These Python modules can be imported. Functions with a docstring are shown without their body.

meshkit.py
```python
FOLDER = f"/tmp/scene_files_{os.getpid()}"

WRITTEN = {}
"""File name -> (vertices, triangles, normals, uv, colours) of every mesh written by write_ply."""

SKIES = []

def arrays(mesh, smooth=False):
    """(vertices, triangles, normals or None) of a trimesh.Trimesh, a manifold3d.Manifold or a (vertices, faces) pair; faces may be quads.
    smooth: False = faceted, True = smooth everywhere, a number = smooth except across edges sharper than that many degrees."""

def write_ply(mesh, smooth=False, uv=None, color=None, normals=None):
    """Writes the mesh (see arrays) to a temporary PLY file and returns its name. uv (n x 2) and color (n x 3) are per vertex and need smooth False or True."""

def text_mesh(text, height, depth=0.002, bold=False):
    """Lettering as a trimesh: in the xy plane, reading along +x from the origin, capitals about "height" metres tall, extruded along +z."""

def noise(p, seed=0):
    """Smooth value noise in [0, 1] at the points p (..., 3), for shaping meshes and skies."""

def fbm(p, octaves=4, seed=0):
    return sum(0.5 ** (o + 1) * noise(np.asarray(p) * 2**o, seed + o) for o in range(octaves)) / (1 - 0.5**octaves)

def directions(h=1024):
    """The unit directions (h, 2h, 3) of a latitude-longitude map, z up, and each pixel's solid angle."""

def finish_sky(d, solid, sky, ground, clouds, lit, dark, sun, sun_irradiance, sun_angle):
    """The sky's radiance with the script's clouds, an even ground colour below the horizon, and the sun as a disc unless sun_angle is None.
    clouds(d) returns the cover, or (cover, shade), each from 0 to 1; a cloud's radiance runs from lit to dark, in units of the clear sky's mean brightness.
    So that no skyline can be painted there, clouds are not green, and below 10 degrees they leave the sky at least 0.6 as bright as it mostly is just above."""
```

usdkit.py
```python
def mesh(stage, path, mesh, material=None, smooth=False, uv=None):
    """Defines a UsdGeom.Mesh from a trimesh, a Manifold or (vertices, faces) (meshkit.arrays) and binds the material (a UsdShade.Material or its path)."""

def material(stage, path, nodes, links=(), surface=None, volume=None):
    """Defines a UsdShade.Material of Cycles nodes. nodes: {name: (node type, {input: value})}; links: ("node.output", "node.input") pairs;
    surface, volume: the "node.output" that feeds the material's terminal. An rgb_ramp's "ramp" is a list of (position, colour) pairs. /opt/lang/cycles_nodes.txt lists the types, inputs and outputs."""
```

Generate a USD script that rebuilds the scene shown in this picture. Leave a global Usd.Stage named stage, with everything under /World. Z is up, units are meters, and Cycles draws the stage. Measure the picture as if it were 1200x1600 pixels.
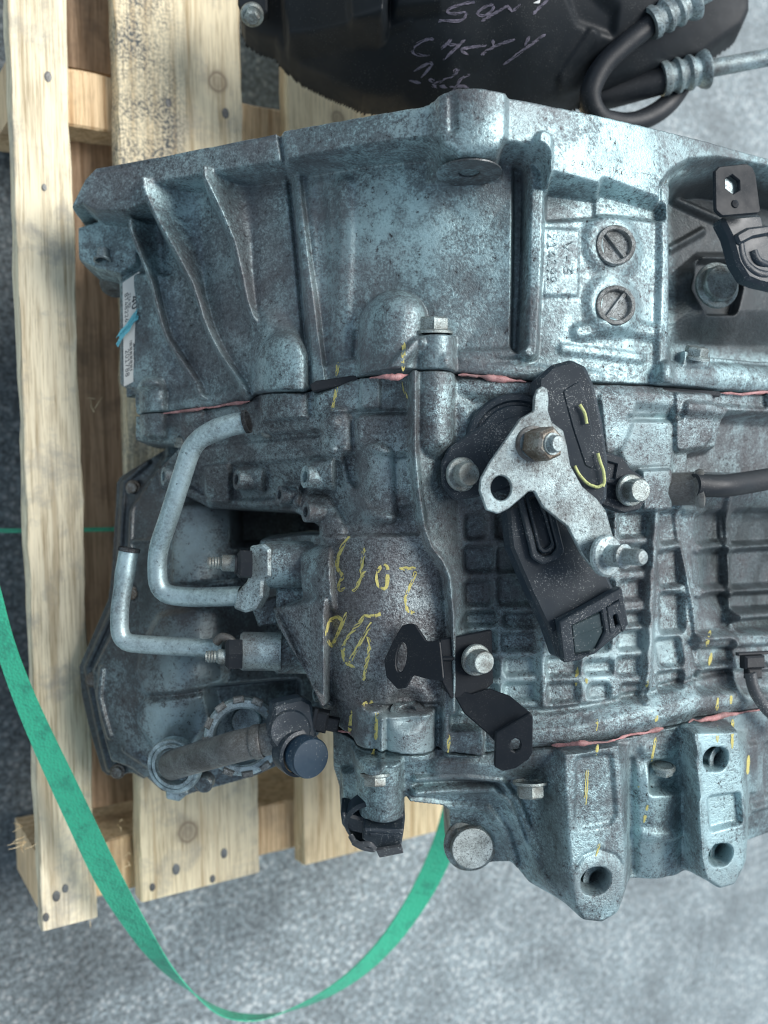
import math, numpy as np, trimesh, usdkit, meshkit
from pxr import Usd, UsdGeom, UsdLux, UsdShade, Gf, Sdf, Vt
from scipy.interpolate import RBFInterpolator
from scipy.ndimage import gaussian_filter, map_coordinates
from shapely.geometry import Polygon, LineString
from shapely import affinity

# ------------------------------------------------------------------ camera, sky, light
stage = Usd.Stage.CreateInMemory()
UsdGeom.SetStageUpAxis(stage, UsdGeom.Tokens.z)
UsdGeom.SetStageMetersPerUnit(stage, 1.0)
UsdGeom.Xform.Define(stage, '/World')
rng = np.random.default_rng(7)

F = 1495.0                                  # focal length in photograph pixels (1200 x 1600)
CAM = np.array([0.0, 0.0, 0.97])
def _n(v):
    v = np.asarray(v, float)
    return v / np.linalg.norm(v)
down_c = _n([(-300 - 600) / F, (800 - 722) / F, -1])        # straight down, as seen from the camera
right_c = np.array([(3085 - 600) / F, (800 - 673) / F, -1])   # along the pallet's stringers
right_c = _n(right_c - down_c * right_c.dot(down_c))
up_c = -down_c
fwd_c = np.cross(up_c, right_c)
R = np.stack([right_c, fwd_c, up_c])        # camera frame -> world
def world(p):
    return CAM + np.asarray(p, float) @ R.T
UP = up_c                                    # the vertical, in the camera frame
cam = UsdGeom.Camera.Define(stage, '/World/camera')
M4 = np.eye(4); M4[:3, :3] = R.T; M4[3, :3] = CAM
cam.AddTransformOp().Set(Gf.Matrix4d(*M4.ravel().tolist()))
FL = 26.0
cam.CreateHorizontalApertureAttr(FL * 1200 / F)
cam.CreateVerticalApertureAttr(FL * 1600 / F)
cam.CreateFocalLengthAttr(FL)
cam.CreateFStopAttr(3.8)
cam.CreateFocusDistanceAttr(0.63)
cam.CreateClippingRangeAttr(Gf.Vec2f(0.01, 100))
cam.CreateExposureAttr(0.5)

SUN_EL, SUN_AZ = math.radians(62), math.radians(55)          # azimuth: atan2(x, y)
sd = np.array([math.sin(SUN_AZ) * math.cos(SUN_EL), math.cos(SUN_AZ) * math.cos(SUN_EL), math.sin(SUN_EL)])
sun = UsdLux.DistantLight.Define(stage, '/World/sun')
sun.CreateIntensityAttr(0.72); sun.CreateAngleAttr(34.0); sun.CreateNormalizeAttr(True)
sun.CreateColorAttr(Gf.Vec3f(1.0, 0.985, 0.955))
zax = sd; xax = _n(np.cross([0, 0, 1], zax)); yax = np.cross(zax, xax)
L4 = np.eye(4); L4[0, :3] = xax; L4[1, :3] = yax; L4[2, :3] = zax
sun.AddTransformOp().Set(Gf.Matrix4d(*L4.ravel().tolist()))
sky_m = usdkit.material(stage, '/World/Looks/sky_material', {
    's': ('sky_texture', {'sky_type': 'single_scattering', 'sun_disc': False, 'sun_elevation': SUN_EL, 'sun_rotation': SUN_AZ,
                          'air_density': 1.0, 'aerosol_density': 1.0, 'ozone_density': 1.0}),
    'h': ('hsv', {'hue': 0.482, 'saturation': 0.62, 'value': 1.0, 'fac': 1.0}),
    'b': ('background_shader', {'strength': 0.112})}, [('s.color', 'h.color'), ('h.color', 'b.color')], surface='b.background')
dome = UsdLux.DomeLight.Define(stage, '/World/sky')
UsdShade.MaterialBindingAPI.Apply(dome.GetPrim()).Bind(sky_m)
dome.GetPrim().SetCustomDataByKey('kind', 'structure')

# ------------------------------------------------------------------ helpers
def tag(p, label=None, category=None, group=None, kind=None):
    p = p.GetPrim() if hasattr(p, 'GetPrim') else p
    for k, v in (('label', label), ('category', category), ('group', group), ('kind', kind)):
        if v: p.SetCustomDataByKey(k, v)
    return p
def freepath(parent, name):
    path, k = f'{parent}/{name}', 0
    while stage.GetPrimAtPath(path):
        k += 1; path = f'{parent}/{name}_{k:03d}'
    return path
BASE = {}
def thing(name, base, label, category, group=None):
    path = freepath('/World', name)
    x = UsdGeom.Xform.Define(stage, path)
    x.AddTranslateOp().Set(Gf.Vec3d(*map(float, base)))
    BASE[path] = np.asarray(base, float)
    tag(x, label, category, group)
    return path
def emit(parent, name, mesh, mat, smooth=30, label=None):
    """mesh in world coordinates -> one Mesh prim under parent"""
    if isinstance(mesh, list): mesh = trimesh.util.concatenate([m if isinstance(m, trimesh.Trimesh) else trimesh.Trimesh(*m, process=False) for m in mesh])
    if isinstance(mesh, tuple): mesh = trimesh.Trimesh(*mesh, process=False)
    root = '/'.join(parent.split('/')[:3])
    b = BASE.get(root, np.zeros(3))
    path = freepath(parent, name)
    usdkit.mesh(stage, path, trimesh.Trimesh(np.asarray(mesh.vertices) - b, mesh.faces, process=False), MAT[mat], smooth=smooth)
    if label: tag(stage.GetPrimAtPath(path), label)
    return path
def cam_pt(px, py, d):
    px, py, d = np.asarray(px, float), np.asarray(py, float), np.asarray(d, float)
    return np.stack([(px - 600) * d / F, (800 - py) * d / F, -d + 0 * px], -1)
def z_hit(px, py, z):
    """point of the horizontal plane z seen at the pixel (world)"""
    r = np.array([(px - 600) / F, (800 - py) / F, -1]) @ R.T
    return CAM + r * ((z - CAM[2]) / r[2])

def smooth_poly(pts, r=0.0):
    p = Polygon(pts).buffer(0)
    if r: p = p.buffer(-r, 8).buffer(2 * r, 8).buffer(-r, 8)
    if p.geom_type != 'Polygon': p = max(p.geoms, key=lambda g: g.area)
    return p
def _ring(r, step):
    r = np.asarray(r.coords)[:-1]
    out = []
    for a, b in zip(r, np.roll(r, -1, 0)):
        k = max(1, int(np.linalg.norm(b - a) / step))
        out += [a + (b - a) * t / k for t in range(k)]
    return np.array(out)
def _off(r, b):
    e0 = r - np.roll(r, 1, 0); e1 = np.roll(r, -1, 0) - r
    n0 = np.stack([e0[:, 1], -e0[:, 0]], 1); n1 = np.stack([e1[:, 1], -e1[:, 0]], 1)
    n0 /= np.linalg.norm(n0, axis=1, keepdims=True) + 1e-12; n1 /= np.linalg.norm(n1, axis=1, keepdims=True) + 1e-12
    n = n0 + n1; L = np.linalg.norm(n, axis=1, keepdims=True); n /= np.maximum(L, 1e-9)
    c = np.clip((n * n0).sum(1, keepdims=True), 0.5, 1)
    return r - n * b / c
def prism(poly, z0, z1, b=1.0, r=0.0, step=6.0, holes=()):
    """plate with a chamfered top edge; poly: points (y down, pixels) or shapely; z towards the viewer, pixels. Returns trimesh with y up"""
    if not isinstance(poly, Polygon): poly = smooth_poly(poly, r)
    for h in holes:
        poly = poly.difference(h if isinstance(h, Polygon) else Polygon(h))
    poly = Polygon(poly.exterior, poly.interiors)
    from shapely.geometry.polygon import orient
    poly = orient(poly, 1.0)
    rings = [_ring(poly.exterior, step)] + [_ring(i, step) for i in poly.interiors]
    ins = [_off(q, b) for q in rings]
    V, T = [], []
    def cap(rs, z, flip):
        v, f = trimesh.creation.triangulate_polygon(Polygon(rs[0], [x for x in rs[1:]]), engine='earcut')
        o = sum(len(x) for x in V)
        V.append(np.c_[v, np.full(len(v), z)]); T.append(f[:, ::-1] + o if flip else f + o)
    def wall(r0, za, r1, zb):
        o = sum(len(x) for x in V); k = len(r0)
        V.append(np.r_[np.c_[r0, np.full(k, za)], np.c_[r1, np.full(k, zb)]])
        i = np.arange(k); j = (i + 1) % k
        T.append(np.r_[np.c_[i, j, j + k], np.c_[i, j + k, i + k]] + o)
    cap(ins, z1, False); cap(rings, z0, True)
    for q, w in zip(rings, ins):
        wall(q, z0, q, z1 - b); wall(q, z1 - b, w, z1)
    v = np.concatenate(V); v[:, 1] *= -1
    m = trimesh.Trimesh(v, np.concatenate(T)[:, ::-1], process=False)
    m.merge_vertices(); m.fix_normals()
    return m
def lathe(prof, n=40, cap=True):
    """prof: (r, z) pairs, revolved about z"""
    prof = np.asarray(prof, float)
    a = np.arange(n) * 2 * np.pi / n
    v = np.concatenate([np.c_[r * np.cos(a), r * np.sin(a), np.full(n, z)] for r, z in prof])
    f = []
    i = np.arange(n); j = (i + 1) % n
    for k in range(len(prof) - 1):
        A, B = k * n, (k + 1) * n
        f += [np.c_[A + i, A + j, B + j], np.c_[A + i, B + j, B + i]]
    m = trimesh.Trimesh(v, np.concatenate(f), process=False)
    return m
def hexprism(r, z0, z1, b=2.0, rot=0.0):
    a = np.radians(rot) + np.arange(6) * np.pi / 3
    return prism(np.c_[r * np.cos(a), r * np.sin(a)], z0, z1, b, step=1e9)
def boxm(x0, x1, y0, y1, z0, z1, b=1.5):
    return prism([(x0, y0), (x1, y0), (x1, y1), (x0, y1)], z0, z1, b, step=1e9)
def frame(axis, roll=0.0):
    z = _n(axis); x = np.array([1.0, 0, 0]); x = _n(x - z * x.dot(z)) if abs(z[0]) < 0.95 else _n(np.cross([0, 1.0, 0], z))
    y = np.cross(z, x)
    c, s = math.cos(math.radians(roll)), math.sin(math.radians(roll))
    return np.stack([c * x + s * y, -s * x + c * y, z], 1)
def put(mesh, px, py, d, axis=(0, 0, 1), roll=0.0):
    """a mesh built in pixels (y up, z to the viewer) set down at the pixel, at depth d, its z along axis -> world"""
    if isinstance(mesh, list): mesh = trimesh.util.concatenate(mesh)
    v = np.asarray(mesh.vertices) * (d / F)
    v = v @ frame(axis, roll).T + cam_pt(px, py, d)
    return trimesh.Trimesh(world(v), mesh.faces, process=False)
def spline(P, n):
    P = np.asarray(P, float)
    t = np.r_[0, np.cumsum(np.linalg.norm(np.diff(P, axis=0), axis=1) ** 0.5 + 1e-9)]
    from scipy.interpolate import PchipInterpolator, CubicSpline
    return CubicSpline(t, P)(np.linspace(0, t[-1], n)) if len(P) > 2 else P[0] + np.linspace(0, 1, n)[:, None] * (P[-1] - P[0])
def fillet(P, rad, k=7):
    P = np.asarray(P, float); out = [P[0]]
    for a, b, c in zip(P[:-2], P[1:-1], P[2:]):
        u, w = a - b, c - b; lu, lw = np.linalg.norm(u), np.linalg.norm(w)
        t = min(rad, lu * 0.48, lw * 0.48)
        p, q = b + u / lu * t, b + w / lw * t
        for s in np.linspace(0, 1, k): out.append((1 - s) ** 2 * p + 2 * s * (1 - s) * b + s * s * q)
    return np.array(out + [P[-1]])
def tube(P, rad, n=18, caps=True, flat=None):
    """P: 3-D points (any frame); rad: number or one per point"""
    P = np.asarray(P, float); rad = np.broadcast_to(np.asarray(rad, float), (len(P),))
    T = np.gradient(P, axis=0); T /= np.linalg.norm(T, axis=1, keepdims=True) + 1e-12
    x = _n(np.cross(T[0], [0.123, 0.2, 0.97])); v = []
    a = np.arange(n) * 2 * np.pi / n
    for p, t, r in zip(P, T, rad):
        x = _n(x - t * x.dot(t)); y = np.cross(t, x)
        v.append(p + r * (np.cos(a)[:, None] * x + np.sin(a)[:, None] * y))
    v = np.concatenate(v); f = []; i = np.arange(n); j = (i + 1) % n
    for k in range(len(P) - 1):
        A, B = k * n, (k + 1) * n
        f += [np.c_[A + i, A + j, B + j], np.c_[A + i, B + j, B + i]]
    if caps:
        o = len(v); v = np.r_[v, [P[0], P[-1]]]
        f += [np.c_[np.full(n, o), j, i], np.c_[np.full(n, o + 1), (len(P) - 1) * n + i, (len(P) - 1) * n + j]]
    return trimesh.Trimesh(v, np.concatenate(f), process=False)
def wtube(pts, rpx, fil=None, n=18, caps=True, taper=None):
    """tube through (px, py, d) points; radius in pixels at its own depth -> world"""
    P = np.array([cam_pt(*p) for p in pts])
    dm = np.mean([p[2] for p in pts])
    Q = fillet(P, fil * dm / F) if fil else P
    r = rpx * dm / F
    if taper is not None: r = r * np.interp(np.linspace(0, 1, len(Q)), np.linspace(0, 1, len(taper)), taper)
    return tube(world(Q), r, n, caps)

# ------------------------------------------------------------------ height-field castings (relief over a curved base, in the gearbox's own frame)
STEP = 0.00072
def sstep(t):
    t = np.clip(t, 0, 1)
    return t * t * (3 - 2 * t)
class Casting:
    def __init__(self, ctrl, px0, py0, px1, py1, dref=0.68, wob=0.0006, seed=0, step=STEP):
        c = np.array(ctrl, float)
        P = cam_pt(c[:, 0], c[:, 1], c[:, 2])
        a, b = cam_pt(px0, py1, dref), cam_pt(px1, py0, dref)
        self.s = step
        self.u = np.arange(a[0], b[0], step); self.v = np.arange(a[1], b[1], step)
        self.u0, self.v0 = self.u[0], self.v[0]
        k = 10
        ug, vg = np.meshgrid(np.append(self.u[::k], self.u[-1] + step), np.append(self.v[::k], self.v[-1] + step))
        self.rbf = RBFInterpolator(P[:, :2], P[:, 2], kernel='thin_plate_spline', smoothing=1e-7, degree=1)
        g = self.rbf(np.c_[ug.ravel(), vg.ravel()]).reshape(ug.shape)
        jj, ii = np.meshgrid(np.arange(len(self.u)) / k, np.arange(len(self.v)) / k)
        self.B = map_coordinates(g, [ii, jj], order=3, mode='nearest')
        self.U, self.V = np.meshgrid(self.u, self.v)
        if wob:
            q = np.stack([self.U * 45, self.V * 45, 0 * self.U + seed], -1)
            self.B = self.B + (meshkit.fbm(q, 3, seed) - 0.5) * 2 * wob
        self.Z = self.B.copy()
    def samp(self, G, u, v):
        return map_coordinates(G, [np.atleast_1d((v - self.v0) / self.s), np.atleast_1d((u - self.u0) / self.s)], order=1, mode='nearest')
    def P(self, pts, h=0.0):
        """pixels (px, py) on the base raised by h, or (px, py, d) -> u, v"""
        out = []
        for p in pts:
            if len(p) == 3: out.append(cam_pt(*p)[:2]); continue
            d = 0.67
            for _ in range(12):
                q = cam_pt(p[0], p[1], d); d = 0.5 * d + 0.5 * (-self.samp(self.B, q[0], q[1])[0] - h)
            out.append(cam_pt(p[0], p[1], d)[:2])
        return np.array(out)
    def hit(self, pts, up=0.0):
        """pixels -> points on the finished surface, camera frame"""
        pts = np.asarray(pts, float); d = np.full(len(pts), 0.5)
        done = np.zeros(len(pts), bool)
        dz = 0.0008
        for _ in range(500):
            q = cam_pt(pts[:, 0], pts[:, 1], d)
            z = self.samp(self.Z, q[:, 0], q[:, 1])
            done |= z + up >= q[:, 2]
            if done.all(): break
            d = np.where(done, d, d + dz)
        return cam_pt(pts[:, 0], pts[:, 1], d)
    def win(self, lo, hi, m):
        j0, j1 = np.searchsorted(self.u, [lo[0] - m, hi[0] + m]); i0, i1 = np.searchsorted(self.v, [lo[1] - m, hi[1] + m])
        return slice(i0, i1), slice(j0, j1)
    def sdf(self, poly, m):
        rings = [np.asarray(poly.exterior.coords)] + [np.asarray(i.coords) for i in poly.interiors]
        lo, hi = rings[0].min(0), rings[0].max(0)
        w = self.win(lo, hi, m)
        U, V = self.U[w], self.V[w]
        D = np.full(U.shape, 1e9); ins = np.zeros(U.shape, bool)
        for r in rings:
            for (ax, ay), (bx, by) in zip(r[:-1], r[1:]):
                ex, ey = bx - ax, by - ay; L = ex * ex + ey * ey
                if L < 1e-16: continue
                t = np.clip(((U - ax) * ex + (V - ay) * ey) / L, 0, 1)
                D = np.minimum(D, (U - ax - t * ex) ** 2 + (V - ay - t * ey) ** 2)
                if ay != by:
                    ins ^= ((ay > V) != (by > V)) & (U < ex * (V - ay) / (by - ay) + ax)
        D = np.sqrt(D)
        return w, np.where(ins, -D, D)
    def _apply(self, w, tgt, ramp, mode):
        Z = self.Z[w]
        if mode == 'add':
            self.Z[w] = Z + (tgt - self.B[w]) * ramp; return
        if mode == 'boss': tgt = np.maximum(Z, tgt)
        elif mode == 'cut': tgt = np.minimum(Z, tgt)
        self.Z[w] = Z + (tgt - Z) * ramp
    def _target(self, w, h, plane, surf):
        if plane is not None:
            (px, py, d), n = plane; q = cam_pt(px, py, d); n = _n(n)
            return q[2] - (n[0] * (self.U[w] - q[0]) + n[1] * (self.V[w] - q[1])) / n[2]
        if surf is not None:
            c = np.array(surf, float); P = cam_pt(c[:, 0], c[:, 1], c[:, 2])
            k = RBFInterpolator(P[:, :2], P[:, 2], kernel='linear', smoothing=1e-7, degree=1)
            U, V = self.U[w], self.V[w]; sub = 6
            uu, vv = np.append(U[0, ::sub], U[0, -1] + self.s), np.append(V[::sub, 0], V[-1, 0] + self.s)
            a, b = np.meshgrid(uu, vv); g = k(np.c_[a.ravel(), b.ravel()]).reshape(a.shape)
            ii, jj = np.meshgrid(np.arange(U.shape[0]) / sub, np.arange(U.shape[1]) / sub, indexing='ij')
            return map_coordinates(g, [ii, jj], order=1, mode='nearest') + h
        return self.B[w] + h
    def poly(self, pts, h=0.0, edge=5, r=0, mode='boss', plane=None, surf=None, hp=None):
        """raised (or cut) area; edge, r in pixels"""
        e = edge * 0.00044
        p = smooth_poly(self.P(pts, h if hp is None else hp), r * 0.00044)
        w, s = self.sdf(p, e + 0.002)
        self._apply(w, self._target(w, h, plane, surf), sstep(0.5 - s / e), mode)
    def loft(self, top, foot, h, edge=4, plane=None, hp=None):
        """a boss whose sides slope from the outline top out to the outline foot"""
        a = smooth_poly(self.P(top, h if hp is None else hp)); b = smooth_poly(self.P(foot, 0)).union(a.buffer(0.002))
        w, sb = self.sdf(b, 0.004)
        U = self.Z[w].shape
        wa, sa_ = self.sdf(a, 1.0)
        sa = np.full(self.Z.shape, 1.0); sa[wa] = sa_; sa = sa[w]
        t = np.where(sa <= 0, 1.0, np.clip(-sb, 0, None) / (np.clip(-sb, 0, None) + np.clip(sa, 1e-6, None)))
        self._apply(w, self._target(w, h, plane, None), sstep(t) * 0.35 + t * 0.65, 'boss')
    def line(self, pts, rad, h, prof='round', mode='add', edge=None, hp=0.0, h1=None, rad1=None, flat=False):
        """rib or half-round along a polyline; rad in pixels, h metres; h1, rad1 at the far end"""
        q = self.P(pts, hp); k = 0.00044
        r0, r1 = rad * k, (rad if rad1 is None else rad1) * k; h1 = h if h1 is None else h1
        rm = max(r0, r1) * 1.6 + 0.002
        w = self.win(q.min(0), q.max(0), rm)
        U, V = self.U[w], self.V[w]
        L = np.r_[0, np.cumsum(np.linalg.norm(np.diff(q, axis=0), axis=1))]
        D = np.full(U.shape, 1e9); S = np.zeros(U.shape); over = np.zeros(U.shape)
        for n, (a, b) in enumerate(zip(q[:-1], q[1:])):
            e = b - a; LL = e @ e
            t0 = ((U - a[0]) * e[0] + (V - a[1]) * e[1]) / LL; t = np.clip(t0, 0, 1)
            d = np.hypot(U - a[0] - t * e[0], V - a[1] - t * e[1])
            if flat:                                  # square ends
                d = np.where(((t0 < 0) & (n == 0)) | ((t0 > 1) & (n == len(q) - 2)), 1e9, d)
            m = d < D; D = np.where(m, d, D); S = np.where(m, (L[n] + t * (L[n + 1] - L[n])) / L[-1], S)
        rr = r0 + (r1 - r0) * S; hh = h + (h1 - h) * S
        x = D / rr
        if prof == 'round': y = np.sqrt(np.clip(1 - x * x, 0, 1))
        elif prof == 'soft': y = sstep(1.3 - x)
        else: y = sstep((1.25 - x) / 0.5)
        if mode == 'add': self.Z[w] += hh * y
        elif mode == 'boss': self.Z[w] = np.where(y > 0, np.maximum(self.Z[w], self.B[w] + hh * y), self.Z[w])
        else: self.Z[w] = np.where(y > 0, np.minimum(self.Z[w], self.B[w] + hh * y), self.Z[w])
    def mesh(self, outline, drop=0.1, edge=4.0, rnd=2.5, blur=1.0, hole=None, ornd=0.0012):
        Z = gaussian_filter(self.Z, blur)
        self.Z = Z
        p = smooth_poly(self.P(outline), ornd)
        if hole: 
            for hpoly in hole: p = p.difference(smooth_poly(self.P(hpoly), 0.001))
        s = np.full(Z.shape, 1.0); w, q = self.sdf(p, 0.006); s[w] = q
        k = 0.00044; r = rnd * k; e = edge * k
        t = np.clip(s + r, 0, r)
        Zs = Z - (r - np.sqrt(np.clip(r * r - t * t, 0, None))) - drop * np.clip(s / e, 0, 1) ** 1.2
        keep = s < e + self.s * 0.9
        gy, gx = np.gradient(gaussian_filter(s, 1.0), self.s); gl = np.maximum(np.hypot(gx, gy), .3)
        back = np.where((s < .004) & keep, np.clip(s - (e - self.s * 0.6), 0, 2 * self.s), 0) / gl
        Us, Vs = self.U - back * gx / gl, self.V - back * gy / gl
        ok = keep[:-1, :-1] & keep[1:, :-1] & keep[:-1, 1:] & keep[1:, 1:]
        n = Z.shape[1]; idx = np.arange(Z.size).reshape(Z.shape)
        A, B_, C, D = idx[:-1, :-1][ok], idx[:-1, 1:][ok], idx[1:, 1:][ok], idx[1:, :-1][ok]
        f = np.r_[np.c_[A, B_, C], np.c_[A, C, D]]
        used = np.unique(f); remap = np.zeros(Z.size, int); remap[used] = np.arange(len(used))
        v = np.stack([Us.ravel(), Vs.ravel(), Zs.ravel()], 1)[used]
        return trimesh.Trimesh(world(v), remap[f], process=False)
def drape(cst, pts, wpx, up=0.0005, n=None, wj=0.3, seed=1, curved=True):
    """a thin stroke laid on a casting -> world"""
    g = np.random.default_rng(seed)
    pts = np.asarray(pts, float)
    L = np.linalg.norm(np.diff(pts, axis=0), axis=1).sum(); n = n or max(4, int(L / 4))
    if curved and len(pts) > 2: c = spline(pts, n)
    else:
        t = np.r_[0, np.cumsum(np.linalg.norm(np.diff(pts, axis=0), axis=1))]; s = np.linspace(0, t[-1], n)
        c = np.c_[np.interp(s, t, pts[:, 0]), np.interp(s, t, pts[:, 1])]
    T = np.gradient(c, axis=0); T /= np.linalg.norm(T, axis=1, keepdims=True) + 1e-9
    N = np.c_[-T[:, 1], T[:, 0]]
    wd = wpx / 2 * (1 + wj * (g.random(n) - 0.5) * 2); wd[0] *= 0.4; wd[-1] *= 0.4
    rows = [c + N * (wd * k)[:, None] for k in (-1, -0.33, 0.33, 1)]
    q = [cst.hit(r, up) for r in rows]
    v = np.concatenate(q); f = []
    for a in range(3):
        i = np.arange(n - 1)
        f += [np.c_[a * n + i, (a + 1) * n + i + 1, a * n + i + 1], np.c_[a * n + i, (a + 1) * n + i, (a + 1) * n + i + 1]]
    return trimesh.Trimesh(world(v), np.concatenate(f)[:, ::-1], process=False)

def pixel(p):
    q = (np.asarray(p) - CAM) @ R
    return np.stack([600 - F * q[:, 0] / q[:, 2], 800 + F * q[:, 1] / q[:, 2]], 1)
def emit_cast(parent, name, mesh, matn, **masks):
    path = emit(parent, name, mesh, matn, True)
    xy = pixel(mesh.vertices); api = UsdGeom.PrimvarsAPI(stage.GetPrimAtPath(path))
    for key, areas in masks.items():
        val = np.zeros(len(xy))
        for pts, amount, soft in areas:
            pts = np.array(pts, float); near = ((xy > pts.min(0) - soft) & (xy < pts.max(0) + soft)).all(1); q = xy[near]
            D = np.full(len(q), 1e9); ins = np.zeros(len(q), bool)
            for a, b in zip(pts, np.roll(pts, -1, 0)):
                e = b - a; t = np.clip(((q - a) @ e) / (e @ e + 1e-9), 0, 1); D = np.minimum(D, np.linalg.norm(q - a - t[:, None] * e, axis=1))
                if a[1] != b[1]: ins ^= ((a[1] > q[:, 1]) != (b[1] > q[:, 1])) & (q[:, 0] < e[0] * (q[:, 1] - a[1]) / e[1] + a[0])
            val[near] = np.maximum(val[near], amount * sstep(0.5 - np.where(ins, -D, D) / soft))
        api.CreatePrimvar(key, Sdf.ValueTypeNames.FloatArray, 'vertex').Set(Vt.FloatArray.FromNumpy(val.astype(np.float32)))
    return path

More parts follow.
